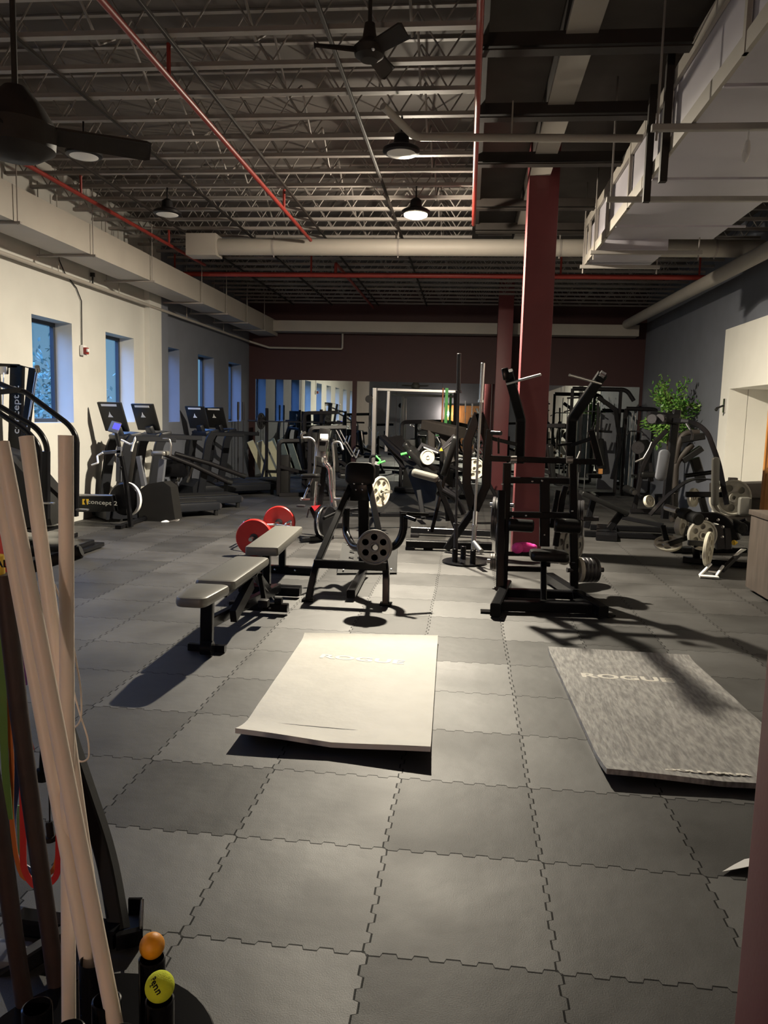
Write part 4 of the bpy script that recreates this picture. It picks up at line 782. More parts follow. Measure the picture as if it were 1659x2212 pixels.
# hip thrust platform at right
t = thing('decline_bench', 'black decline bench sloping down to the right beyond the pulldown machine', 'bench', (2.2, 11.9, 0))
part(t, 'pad', MB().pad((2.09,11.9,0.503), (1, 0, -0.42), (0, 1, 0), 0.76, 0.34, 0.07, 0.02, 0.015), 'vinyl')
part(t, 'leg', MB().beam([(1.936,11.9,0.553), (1.851,11.9,0.11)], 0.09, 0.08, up=(0, 1, 0)), 'black'); part(t, 'leg', MB().beam([(2.359,11.9,0.358), (2.196,11.9,0.11)], 0.10, 0.08, up=(0, 1, 0)), 'black')
part(t, 'floor_frame', MB().beam([(1.8,11.713,0.05), (3.076,11.701,0.05)], 0.08, 0.08).beam([(2.006,12.483,0.05), (3.275,12.486,0.05)], 0.08, 0.08).beam([(2.273,12.562,0.05), (2.059,11.327,0.05)], 0.3, 0.08), 'black')
part(t, 'lever', MB().beam([(2.364,11.8,0.3), (2.881,11.5,0.243)], 0.06, 0.06), 'black')

# ---------------------------------------------------------------- right-hand machines
t = thing('iso_lateral_machine', 'tall black machine with arched right arm and grey back pad near the plant', 'exercise machine', (2.95, 10.8, 0))
part(t, 'main_post', MB().beam([(2.724,10.8,0.428), (2.737,10.8,1.125), (2.78,10.8,1.904)], 0.10, 0.10, up=(0, 1, 0)), 'black')
part(t, 'head_box', MB().box((2.607,10.8,1.788), (0.40, 0.20, 0.15), Matrix.Rotation(R(4), 3, 'Y'), b=0.03).box((2.457,10.72,1.766), (0.12, 0.1, 0.13), b=0.02), 'black')
part(t, 'head_ring', MB().cyl((2.417,10.6,1.771), (2.493,10.72,1.767), 0.062).cyl((2.517,10.62,1.773), (2.589,10.72,1.769), 0.066), 'plated', 'glossy head ends')
part(t, 'arched_arm', MB().beam([(2.722,10.7,1.76), (2.964,10.6,1.743), (3.122,10.55,1.626), (3.283,10.5,1.222), (3.408,10.45,0.684)], 0.065, 0.065, fil=0.14, up=(0, -1, 0)), 'black')
part(t, 'arm_handle', MB().tube([(2.784,10.3,1.715), (2.814,10.2,1.635), (2.84,10.2,1.589), (2.834,10.2,1.518)], 0.016), 'plated')
part(t, 'label_sticker', MB().box((2.817,10.52,1.757), (0.09, 0.004, 0.035), Matrix.Rotation(R(4), 3, 'Y')), 'grey_pl')
part(t, 'back_pad', MB().pad((2.595,10.6,1.163), (0.10, 0.05, 1), (1, 0, 0), 0.42, 0.14, 0.09, 0.06, 0.02), 'grey_pl', 'grey back pad')
part(t, 'side_pad', MB().pad((3.162,10.2,0.999), (0.06, 0, -1), (1, 0, 0), 0.62, 0.085, 0.08, 0.035, 0.015), 'vinylg')
part(t, 'curved_guard', MB().sweep(fillet([(2.454,10.5,0.505), (2.652,10.5,0.76), (2.863,10.5,0.952), (2.989,10.5,1.005), (3.253,10.5,1.002)], 0.1), [(-.09, -.006), (.09, -.006), (.09, .006), (-.09, .006)], up=(0, 0, 1)), 'black')
part(t, 'lower_post', MB().beam([(3.125,10.6,0.749), (3.239,10.6,0.412)], 0.08, 0.08, up=(0, 1, 0)).beam([(2.926,10.6,0.785), (3.446,10.6,0.804)], 0.07, 0.07), 'black')
part(t, 'base', MB().beam([(3.183,12.459,0.05), (4.487,12.581,0.05)], 0.09, 0.09), 'black')
part(t, 'cross_tube', MB().tube([(2.978,10.9,1.013), (3.339,10.9,1.076), (3.46,10.9,1.08)], 0.03), 'black')
plates_on('large grey holed plate at right behind the arched arm', [(3.632,10.9,0.738)], (0.12, -1, 0), 0.245, 5, 'platel', 0.05, spin=0.5, hs=0.2)
plates_on('large grey holed plate partly hidden behind the side pad', [(3.63,11.15,0.693)], (0.12, -1, 0), 0.245, 5, 'platel', 0.05, spin=0.9, hs=0.2)
plates_on('mid-size cream plate beside the curved guard', [(3.11,10.9,0.719)], (0.75, -0.7, 0), 0.13, 0, 'platec', 0.05)
solo('upright_pad', 'pale grey upholstered block standing beside the large grey plate', 'pad', MB().pad((3.613,10.4,0.673), (0, 0, 1), (1, 0, 0), 0.24, 0.15, 0.10, 0.03, 0.02), 'vinylg')
solo('storage_box', 'dark long toolbox-like case resting by the right wall under the alcove', 'case', MB().box((4.16,11.9,0.774), (1.0, 0.35, 0.22), Matrix.Rotation(R(-4), 3, 'Y'), b=0.02).box((4.284,12,0.477), (0.9, 0.3, 0.45), b=0.02).box((3.938,11.9,0.918), (0.12, 0.08, 0.06), b=0.01), 'dksteel')
# leg extension / curl
t = thing('leg_extension_machine', 'low machine with foam rollers, sled plate and ballast plates near the wooden counter', 'exercise machine', (2.95, 9.6, 0))
part(t, 'seat_frame', MB().beam([(2.795,9.7,0.589), (3.062,9.6,0.606), (3.16,9.5,0.528), (3.236,9.5,0.364)], 0.12, 0.11, fil=0.08, up=(0, -1, 0)), 'blackm')
part(t, 'foam_roller', MB().cyl((2.617,9.6,0.645), (2.658,9.45,0.643), 0.068, 24, 0.012), 'rubber'); part(t, 'foam_roller', MB().cyl((2.684,9.5,0.621), (2.734,9.3,0.609), 0.072, 24, 0.012), 'rubber')
part(t, 'foam_roller', MB().cyl((3.229,9.6,0.534), (3.248,9.35,0.514), 0.068, 24, 0.012).cyl((3.244,9.37,0.517), (3.239,9.34,0.515), 0.02), 'rubber'); part(t, 'foam_roller', MB().cyl((3.469,9.9,0.486), (3.498,9.7,0.475), 0.06, 24, 0.012), 'rubber')
part(t, 'steel_end', MB().cyl((2.473,9.8,0.69), (2.566,9.6,0.671), 0.04, 20, 0.006), 'steel', 'bright steel roller end')
part(t, 'front_column', MB().beam([(3.011,9.5,0.522), (3.064,9.5,0.244)], 0.10, 0.09, up=(0, 1, 0)).beam([(3.119,9.5,0.499), (3.149,9.5,0.248)], 0.08, 0.09, up=(0, 1, 0)), 'plated')
part(t, 'brace', MB().beam([(2.721,9.7,0.483), (2.706,9.8,0.294)], 0.025, 0.03, up=(0, 1, 0)), 'steel')
part(t, 'lever_arm', MB().beam([(2.457,9.8,0.441), (2.462,9.6,0.287)], 0.06, 0.06, up=(0, 1, 0)).beam([(2.466,9.5,0.274), (2.702,9.5,0.369)], 0.05, 0.05, up=(0, 1, 0)), 'black')
part(t, 'base_rail', MB().beam([(2.731,9.826,0.04), (3.562,9.599,0.04)], 0.09, 0.07), 'black'); part(t, 'base_rail', MB().beam([(2.768,10.528,0.04), (3.811,10.802,0.04)], 0.09, 0.07), 'black')
part(t, 'upright', MB().beam([(2.923,9.917,0.05), (2.714,9.3,0.317)], 0.07, 0.07, up=(0, 1, 0)).beam([(2.605,9.2,0.345), (2.83,9.2,0.333)], 0.06, 0.06).cyl((3.39,10,0.499), (3.474,9.9,0.562), 0.02), 'black')
bolts_on(t, [(2.848,9.4,0.607), (2.98,9.4,0.601), (3.039,9.4,0.52), (3.043,9.4,0.399)], (0, -1, 0), 0.018)
part(t, 'adjust_knob', MB().lathe((3.216,9.4,0.34), (-1, -.5, 0), [(0.012, 0), (0.012, 0.03), (0.03, 0.035), (0.03, 0.055), (0, 0.055)], 14), 'yellow', 'yellow knob')
plates_on('round spoked plate lying tilted at the left end of the leg machine', [(2.467,9.55,0.272)], (-0.15, -0.45, 1), 0.165, 6, 'platec', 0.03, hs=0.23)
plates_on('grey holed plate facing forward under the foam rollers', [(2.799,9.35,0.418)], (0.22, -1, 0.05), 0.18, 6, 'platel', 0.05)
plates_on('cream thick plate left of the forward-facing holed plate', [(2.677,9.8,0.467)], (0.8, -0.7, 0), 0.125, 0, 'platec', 0.07)
plates_on('narrow plate seen edge-on in front of the leg machine', [(2.803,9.1,0.294)], (0.92, -0.5, 0), 0.20, 6, 'platec', 0.04)
plates_on('small cream plate on a bar left of the guard', [(2.546,11,0.636)], (0.5, -0.8, 0.3), 0.085, 0, 'platec', 0.05)
# small foot pedal attachment lying on the floor
t = thing('pedal_frame', 'folded pedal attachment with white footplate lying on the floor beside the counter', 'attachment', (2.93,9.193,0))
part(t, 'foot_plate', MB().sweep([(2.667,8.897,0.02), (2.816,9.002,0.14)], [(-.012, -.01), (.012, -.01), (.012, .01), (-.012, .01)]).sweep([(2.834,8.838,0.04), (2.921,8.915,0.14)], [(-.012, -.01), (.012, -.01), (.012, .01), (-.012, .01)]).beam([(2.659,8.869,0.02), (2.856,8.838,0.02)], 0.09, 0.02).beam([(2.78,8.964,0.06), (2.882,8.935,0.06)], 0.02, 0.015), 'white_pl', 'pale footplate frame')
part(t, 'arm', MB().beam([(2.927,8.952,0.08), (3.222,9.3,0.23)], 0.05, 0.05), 'blackm'); part(t, 'end_plate', MB().prism([(3.118,9.2,0.215), (3.204,9.2,0.295), (3.261,9.2,0.292), (3.198,9.2,0.246), (3.15,9.2,0.2)], (0, 0.02, 0)), 'white_pl', 'pale end plate')
part(t, 'screw_head', MB().ball((3.021,9.1,0.126), 0.022, 10).ball((2.931,9,0.092), 0.018, 10), 'white_pl')
# wooden counter
t = thing('counter_cabinet', 'grey-brown wood-grain counter cabinet cut by the right edge', 'cabinet', (3.25, 7.6, 0))
part(t, 'body', MB().box((3.31, 7.5, 0.42), (0.70, 1.62, 0.76), b=0.004), 'woodg'); part(t, 'top', MB().box((3.31, 7.5, 0.825), (0.74, 1.66, 0.05), b=0.006), 'woodg'); part(t, 'plinth', MB().box((3.34, 7.5, 0.02), (0.62, 1.54, 0.04)), 'dksteel')
solo('wooden_door_frame', 'orange plank post lit at the right edge behind the counter', 'post', MB().box((4.17, 11.05, 1.05), (0.24, 0.06, 2.10)).box((4.17, 11.02, 0.62), (0.18, 0.02, 0.9), b=.005).box((4.17, 11.02, 1.55), (0.18, 0.02, 0.8), b=.005), 'woodo')
solo('desk_printer', 'dark small box standing on the counter at the right edge', 'box', MB().box((3.42, 8.1, 0.905), (0.40, 0.25, 0.11), b=0.01), 'dksteel')
t = thing('wall_bracket', 'small chrome bracket fixed on the white bulkhead edge', 'bracket', (4.36, 13.9, 2.0)); part(t, 'plate', MB().box((4.36, 13.9, 2.05), (0.03, 0.08, 0.24), b=0.01), 'chrome'); part(t, 'arm', MB().beam([(4.34, 13.9, 2.05), (4.22, 13.85, 2.0)], 0.03, 0.03).ball((4.22, 13.85, 1.98), 0.03, 10), 'dkplast')
# ---------------------------------------------------------------- potted ficus
px_, py_ = 3.9, 15.6
t = thing('potted_ficus', 'tall green leafy ficus in a dark pot by the grey right wall', 'plant', (px_, py_, 0))
part(t, 'pot', MB().lathe((px_, py_, 0), (0, 0, 1), [(0.14, 0), (0.19, 0.32), (0.20, 0.33), (0.17, 0.33), (0.17, 0.28), (0, 0.28)], 24), 'dkplast')
tr = MB(); lf = MB(); rnd = random.Random(5)
trunk = [V((px_, py_, 0.28)), V((px_ + .02, py_, 0.9)), V((px_ - .02, py_ + .02, 1.6)), V((px_, py_, 2.25))]
tr.tube(trunk, 0.022, 0.1, 8)
for i in range(34):
    a = rnd.uniform(0, 2 * PI); h = rnd.uniform(1.5, 2.2); L = rnd.uniform(0.30, 0.66); el = rnd.uniform(-0.35, 1.1)
    b0 = V((px_, py_, h)); d = V((math.cos(a) * math.cos(el), math.sin(a) * math.cos(el), math.sin(el))); p1 = b0 + d * L * .6 + V((0, 0, .05)); p2 = b0 + d * L
    if p2.x > XR - .05: p2.x = XR - .05
    if p1.x > XR - .08: p1.x = XR - .08
    tr.tube([b0, p1, p2], 0.005, n=4)
    for j in range(40):
        u = rnd.uniform(0.25, 1.08); c = b0.lerp(p2, u) + V((rnd.gauss(0, .05), rnd.gauss(0, .05), rnd.gauss(0, .05)))
        l = rnd.uniform(0.07, 0.13); w = l * .5; dd = (d + V((rnd.gauss(0, .7), rnd.gauss(0, .7), rnd.gauss(-.2, .6)))).normalized(); sd = dd.cross(V((rnd.gauss(0, .3), rnd.gauss(0, .3), 1))).normalized(); nn = dd.cross(sd) * l * .12
        q = [c, c + dd * l * .35 + sd * w * .5 + nn, c + dd * l * .7 + sd * w * .35 + nn, c + dd * l, c + dd * l * .7 - sd * w * .35 + nn, c + dd * l * .35 - sd * w * .5 + nn]
        q = [V((min(k.x, XR - .02), k.y, k.z)) for k in q]
        lf.add([tuple(k) for k in q], [(0, 1, 2, 3), (0, 3, 4, 5)])
part(t, 'branches', tr, mat('brown_bark', (0.10, 0.06, 0.035), 0.8)); part(t, 'foliage', lf, mat('ficus_leaves', (0.06, 0.24, 0.03), 0.4, col2=(0.26, 0.42, 0.10), vs=9))
# ---------------------------------------------------------------- cable gym in the far right corner
def cable_station(lab, x, y, w=1.0, h=2.35, name='cable_station'):
    t = thing(name, lab, 'exercise machine', (x, y, 0), None)
    for sx_ in (-w / 2, w / 2):
        part(t, 'upright', MB().beam([(x + sx_, y, 0.03), (x + sx_, y, h)], 0.07, 0.07, up=(0, 1, 0)), 'blackm')
    part(t, 'top_frame', MB().tube([(x - w / 2, y, h), (x + w * .62, y, h), (x + w * .78, y, h - .25)], 0.05, 0.12), 'blackm')
    st = part(t, 'weight_shroud', MB().box((x + w * .28, y - .02, h * .42), (w * .34, 0.14, h * .72), b=0.01), 'grey_pl', 'grey weight shroud')
    part(t, 'guide_rod', MB().cyl((x - w * .15, y - .05, 0.1), (x - w * .15, y - .05, h - .1), 0.012), 'steel'); part(t, 'guide_rod', MB().cyl((x - w * .28, y - .05, 0.1), (x - w * .28, y - .05, h - .1), 0.012), 'steel')
    part(t, 'floor_frame', MB().beam([(x - w / 2, y, 0.04), (x + w / 2, y, 0.04)], 0.10, 0.08).beam([(x, y, 0.04), (x, y - .9, 0.04)], 0.10, 0.08), 'black')
    part(t, 'pull_bar', MB().tube([(x - w * .55, y - .35, h - .62), (x - w * .4, y - .35, h - .52), (x - w * .0, y - .35, h - .52), (x + w * .15, y - .35, h - .62)], 0.014), 'plated')
    part(t, 'seat', MB().pad((x - .05, y - .65, 0.50), (0, 1, 0), (1, 0, 0), 0.42, 0.30, 0.08, 0.04, 0.02), 'vinyl'); part(t, 'back_pad', MB().pad((x + .1, y - .3, 0.98), (-.12, .15, 1), (1, 0, 0), 0.72, 0.26, 0.08, 0.04, 0.02), 'vinyl')
    return t
cable_station('tall cable gym in front of the right end of the mirrors, left bay', 2.95, 18.6, 1.1, 2.48)
cable_station('tall cable gym in front of the right end of the mirrors, right bay', 4.0, 18.8, 0.62, 2.05)
t = thing('crossover_arm', 'black angled cable boom reaching across beside the grey shroud', 'exercise machine', (3.2, 17.4, 0))
part(t, 'boom', MB().beam([(2.801,17.4,2.257), (3.191,17.4,1.996), (3.336,17.4,1.246)], 0.09, 0.09, up=(0, 1, 0)), 'black'); part(t, 'leg', MB().beam([(3.336,17.4,1.246), (3.204,17.4,0.479)], 0.08, 0.08, up=(0, 1, 0)), 'black')
part(t, 'hook', MB().tube([(2.673,17.2,1.533), (2.722,17.2,1.714)], .02).tube([(2.752,17.2,1.535), (2.78,17.2,1.715)], .02).tube([(2.949,17.2,1.521), (2.987,17.2,1.691)], .02).tube([(3.027,17.2,1.523), (3.056,17.2,1.693)], .02).beam([(2.634,17.2,1.532), (3.106,17.2,1.515)], .05, .05), 'black')
t = thing('cable_post', 'dark cable post with folded grey straps left of the cable gym', 'exercise machine', (2.35, 17.0, 0))
part(t, 'post', MB().beam([(2.375,17,2.314), (2.439,17,0.633)], 0.05, 0.05, up=(0, 1, 0)).beam([(2.743,17,2.127), (2.81,17,0.646)], 0.05, 0.05, up=(0, 1, 0)).beam([(2.089,17,2.21), (2.447,17,2.238)], .04, .04).beam([(2.037,17,1.914), (2.438,17,2.042)], .03, .03), 'blackm'); part(t, 'base', MB().beam([(2.956,23.021,0.04), (4.366,23.123,0.04)], .1, .08), 'black'); part(t, 'tag', MB().box((2.861,16.9,0.674), (0.09, 0.02, 0.11)), 'woodo', 'orange tag')
# foam-roller machine
t = thing('preacher_machine', 'bent black machine with round striped logo plate in front of the cable gym', 'exercise machine', (3.4, 15.2, 0))
part(t, 'frame', MB().beam([(3.209,15,0.088), (3.311,15,0.885), (3.469,15,1.326), (3.704,15,1.592)], 0.08, 0.08, up=(0, 1, 0)).beam([(3.142,15,0.059), (4.02,15,0.076)], .09, .08).beam([(3.45,15,0.977), (3.498,15,0.629)], .06, .06, up=(0, 1, 0)), 'blackm')
part(t, 'seat', MB().pad((3.464,15,0.759), (1, 0, 0), (0, 1, 0), 0.40, 0.30, 0.10, .04, .02), 'vinyl'); part(t, 'roller', MB().cyl((2.989,14.8,0.496), (3.065,14.5,0.466), 0.07, 20, .01), 'rubber'); part(t, 'roller_end', MB().cyl((3.065,14.5,0.466), (3.08,14.45,0.454), 0.05, 20), 'chrome')
part(t, 'arm', MB().tube([(3.169,15,0.986), (3.317,15,1.06), (3.407,15,1.237), (3.449,15,1.369)], .025), 'steel')
plates_on('black plate with small pale mark hung right of the cable gym', [(3.224,15.1,1.254)], (0, -1, 0), 0.12, 0, 'plated', 0.03)
t = thing('roll_pad_machine', 'dark machine with two slanting square pads leaning near the grey wall', 'exercise machine', (3.45, 12.4, 0))
part(t, 'pad', MB().beam([(3.279,12.4,1.474), (3.62,12.4,1.541)], 0.16, 0.10, up=(0, 0, 1)), 'vinyl'); part(t, 'pad', MB().beam([(3.337,12.4,1.154), (3.599,12.4,1.355)], 0.14, 0.09, up=(0, 0, 1)), 'vinyl'); part(t, 'pad', MB().beam([(3.535,12.5,1.191), (3.666,12.5,0.833)], 0.14, 0.12, up=(0, 1, 0)), 'vinyl')
part(t, 'frame', MB().tube([(3.221,12.4,1.114), (3.25,12.4,1.402), (3.327,12.4,1.583), (3.547,12.4,1.589)], .05, .1).tube([(3.251,12.4,0.682), (3.235,12.4,1.115), (3.457,12.4,1.408)], .05, .1).beam([(3.641,13.994,0.04), (4.602,14.292,0.04)], .1, .08).beam([(3.251,12.4,0.682), (3.746,14.156,0.04)], .08, .08, up=(0, 1, 0)), 'dksteel')

# ---------------------------------------------------------------- left side cardio
def logo(par, c, xd, yd, s):
    c = V(c); xd = V(xd).normalized(); yd = V(yd).normalized()
    part(par, 'logo', MB().prism([c - xd * s * .5 - yd * s * .4, c + xd * s * .5 - yd * s * .4, c + xd * s * .15 + yd * s * .1, c + xd * s * .05 + yd * s * .55, c - xd * s * .15 + yd * s * .1], xd.cross(yd) * .002), 'white_pl', 'white triangular logo')
def treadmill():
    t = thing('treadmill', '', 'treadmill', (0, 0, 0), 'treadmills along the window wall')
    part(t, 'deck', MB().box((0.98, 0, 0.16), (1.72, 0.70, 0.14), b=0.03), 'treadm'); part(t, 'belt', MB().box((1.02, 0, 0.235), (1.60, 0.50, 0.02), b=0.008), 'belt')
    part(t, 'rear_roller', MB().cyl((1.84, -0.30, 0.15), (1.84, 0.30, 0.15), 0.06, 18, .01), 'plated')
    part(t, 'motor_hood', MB().prism([(-0.05, -0.34, 0.04), (0.45, -0.34, 0.04), (0.45, -0.34, 0.25), (0.30, -0.34, 0.33), (0.05, -0.34, 0.34), (-0.05, -0.34, 0.22)], (0, 0.68, 0)), 'treadm')
    for s_ in (-1, 1):
        part(t, 'upright', MB().beam([(0.10, s_ * .36, 0.05), (0.28, s_ * .37, 1.15), (0.38, s_ * .37, 1.30)], 0.07, 0.15, fil=.12, up=(1, 0, 0)), 'treadm')
        part(t, 'handrail', MB().beam([(0.34, s_ * .36, 1.28), (1.05, s_ * .36, 1.26)], 0.07, 0.08), 'treadm'); part(t, 'rear_foot', MB().cyl((1.78, s_ * .30, 0.0), (1.78, s_ * .30, 0.10), 0.035), 'rubber')
        part(t, 'front_foot', MB().box((0.1, s_ * .30, 0.03), (0.2, 0.10, 0.06), b=.01), 'rubber')
    part(t, 'dashboard', MB().box((0.38, 0, 1.30), (0.30, 0.70, 0.10), Matrix.Rotation(R(-12), 3, 'Y'), b=.03), 'treadm')
    c = part(t, 'console', MB().box((0.20, 0, 1.60), (0.04, 0.46, 0.48), Matrix.Rotation(R(30), 3, 'Z') @ Matrix.Rotation(R(-22), 3, 'Y'), b=.015), 'dkplast'); part(t, 'console_neck', MB().box((0.27, 0, 1.38), (0.08, 0.24, 0.14), Matrix.Rotation(R(-22), 3, 'Y'), b=.02), 'treadm')
    rz_ = Matrix.Rotation(R(30), 3, 'Z'); part(c, 'lettering', MB().box(V((0.20, 0, 1.60)) + rz_ @ V((-0.098, 0, 0.175)), (0.004, 0.30, 0.035), rz_ @ Matrix.Rotation(R(-22), 3, 'Y')), 'white_pl', 'white lettering strip')
    cc = V((0.20, 0, 1.60)) + rz_ @ V((-0.038, 0.03, 0.03)); xd = rz_ @ V((0, -1, 0)); yd = rz_ @ V((-math.sin(R(22)), 0, math.cos(R(22)))); logo(c, cc, xd, yd, 0.10)
    return t
TA = R(44)
tm = treadmill()
for i, (x, y, lab) in enumerate(((-5.62, 11.40, 'black treadmill nearest the camera, console before the second window'), (-5.60, 12.57, 'black treadmill second in the row, behind the small bike'), (-5.62, 15.15, 'black treadmill third in the row, past the wall pilaster'), (-5.62, 16.35, 'black treadmill farthest in the row, before the corner barbells'))):
    if i == 0: o = tm
    else: o = dup(tm, (x, y, 0))
    o.location = (x, y, 0); o.rotation_euler = (0, 0, TA); o['label'] = lab
# air bike with blue screen and dark cowl (body along x)
t = thing('stationary_bike', 'black fan bike with a lit blue monitor in front of the first treadmill', 'exercise bike', (-5.1, 10.8, 0)); y = 10.8
part(t, 'body', MB().prism([(-5.634,10.64,0.441), (-5.104,10.64,0.461), (-5.066,10.64,0.239), (-5.639,10.64,0.21)], (0, 0.14, 0)), 'black')
part(t, 'top_rail', MB().beam([(-5.804,10.76,0.444), (-5.119,10.76,0.455)], 0.10, 0.03), 'steel', 'bright top rail')
part(t, 'flywheel_cover', MB().lathe((-4.983,10.8,0.408), (0, 1, 0), [(0.0, -.01), (0.10, -0.01), (0.22, 0.0), (0.245, 0.03), (0.245, 0.13), (0.22, 0.16), (0, .16)], 40), 'black')
part(t, 'flywheel_rim', MB().lathe((-4.96,10.86,0.403), (0.35, 1, 0), [(0.215, 0), (0.245, 0), (0.25, 0.02), (0.245, 0.04), (0.215, 0.04), (0.215, 0)], 40), 'white_pl', 'pale rim')
part(t, 'front_leg', MB().beam([(-4.837,10.7,0.016), (-4.904,10.7,0.679), (-4.968,10.7,1.046)], 0.055, 0.07, up=(0, 1, 0)), 'black')
part(t, 'front_foot', MB().beam([(-4.948,10.515,0.03), (-4.98,11.541,0.04)], 0.09, 0.05).cyl((-4.949,11.436,0.04), (-4.975,11.601,0.04), 0.045), 'black')
part(t, 'rear_foot', MB().beam([(-6.133,11.144,0.03), (-6.025,11.584,0.03)], 0.08, 0.04), 'black')
part(t, 'steering_post', MB().beam([(-5.04,10.75,0.67), (-5.018,10.75,1.176)], 0.07, 0.05, up=(0, 1, 0)), 'grey_pl', 'grey handlebar post'); part(t, 'mid_arm', MB().beam([(-5.273,10.75,1.081), (-4.991,10.75,1.11)], 0.05, 0.05), 'grey_pl')
part(t, 'handlebar', MB().tube([(-4.965,10.7,1.28), (-4.804,10.65,1.219), (-4.719,10.6,1.257), (-4.711,10.6,1.323), (-4.769,10.6,1.123)], 0.014, .03).tube([(-5.248,10.7,1.084), (-5.333,10.7,1.035), (-5.272,10.6,0.941), (-5.37,10.6,0.905)], 0.014, .02), 'white_pl')
mo = part(t, 'monitor', MB().box((-5.069,10.72,1.456), (0.15, 0.04, 0.17), Matrix.Rotation(R(-25), 3, 'X') @ Matrix.Rotation(R(12), 3, 'Y'), b=.012), 'grey_pl'); part(mo, 'screen', MB().box((-5.001,10.635,1.472), (0.10, 0.015, 0.09), Matrix.Rotation(R(-25), 3, 'X') @ Matrix.Rotation(R(12), 3, 'Y')), mat('blue_lcd', (0.05, 0.05, 0.3), 0.3, emit=(0.10, 0.10, 1.0), es=1.0), 'lit blue screen')
part(t, 'monitor_arm', MB().beam([(-5.061,10.76,1.356), (-4.996,10.76,1.042)], 0.05, 0.04, up=(0, 1, 0)), 'dkplast'); part(t, 'knob', MB().ball((-5.001,10.68,1.046), .028, 10).ball((-4.962,10.68,0.88), .026, 10), 'rubber')
part(t, 'saddle', MB().pad((-5.942,10.75,1.013), (1, 0, -.05), (0, 1, 0), 0.26, 0.15, 0.05, .05, .02, taper=.6), 'vinyl'); part(t, 'saddle_post', MB().beam([(-5.934,10.76,0.979), (-5.733,10.76,0.426)], .04, .04, up=(0, 1, 0)), 'black')
part(t, 'lettering', text_mb('concept 2', 0.086, (-5.232,10.625,0.363), (1, 0, -0.03), (0, 0, 1), 0.001, 0.001, 1.25), mat('grey_lettering', (0.45, 0.45, 0.43), .5), 'grey lettering'); part(t, 'emblem', MB().prism([(-5.54,10.635,0.405), (-5.497,10.635,0.406), (-5.52,10.635,0.365), (-5.499,10.635,0.325), (-5.542,10.635,0.323)], (0, -0.003, 0)).prism([(-5.483,10.635,0.407), (-5.441,10.635,0.408), (-5.457,10.635,0.326), (-5.471,10.635,0.326)], (0, -0.003, 0)), 'yellow', 'yellow emblem')
# grey recumbent-style bike
t = thing('stationary_bike', 'grey bike with a pale floor bar between the fan bike and treadmills', 'exercise bike', (-4.7, 11.5, 0))
part(t, 'body', MB().prism([(-5.07,11.45,0.454), (-4.904,11.45,0.576), (-4.651,11.45,0.628), (-4.533,11.45,0.546), (-4.462,11.45,0.043), (-4.672,11.45,-0.009), (-5.046,11.45,0.005)], (0.05, 0.18, 0)), 'dkplast')
part(t, 'seat_post', MB().beam([(-4.737,11.55,0.573), (-4.688,11.55,0.965)], 0.10, 0.07, up=(0, 1, 0)), 'grey_pl', 'grey seat post'); part(t, 'saddle', MB().pad((-4.732,11.55,1.057), (1, 0, 0.02), (0, 1, 0), 0.26, 0.18, 0.07, .06, .025, taper=1.4), 'vinylg')
part(t, 'handle', MB().tube([(-4.645,11.45,1.284), (-4.542,11.45,1.287), (-4.513,11.45,1.188), (-4.529,11.45,1.025)], 0.016, .03), 'steel'); part(t, 'floor_bar', MB().cyl((-4.666,11.4,-0.031), (-4.46,11.6,0.039), 0.038, 18, .01), 'white_pl', 'pale floor bar')
part(t, 'neck', MB().beam([(-4.993,11.55,0.535), (-5.077,11.55,1.003)], .08, .07, up=(0, 1, 0)), 'grey_pl')
# rowers / long black arms in front of the treadmills
t = thing('rowing_machine', 'black inclined rower with twin long rails pointing toward the room', 'exercise machine', (-5.704,16.321,0))
for k, (a, b_) in enumerate((((-5.542,13.4,0.986), (-4.509,14.2,0.414)), ((-5.525,14.2,0.909), (-4.477,15,0.481)))):
    part(t, 'rail', MB().tube([a, V(a).lerp(V(b_), .5) + V((0, 0, .03)), b_], 0.045, n=12), 'blackm'); part(t, 'rail_end', MB().cyl(b_, V(b_) + V((0.08, .05, -0.03)), 0.05), 'rubber')
part(t, 'support', MB().beam([(-5.25,14,0.796), (-5.388,14,0.399)], .04, .05, up=(0, 1, 0)).beam([(-5.071,14,0.759), (-5.207,14,0.388)], .04, .05, up=(0, 1, 0)), 'steel'); part(t, 'housing', MB().box((-5.398,13.8,0.673), (0.5, 0.3, 0.35), b=.08), 'black'); part(t, 'leg', MB().beam([(-5.399,13.8,0.501), (-5.19,13.366,0.02)], .10, .1, up=(0, 1, 0)).beam([(-4.527,14.2,0.387), (-4.816,15.108,0.03)], .06, .06, up=(0, 1, 0)), 'black')
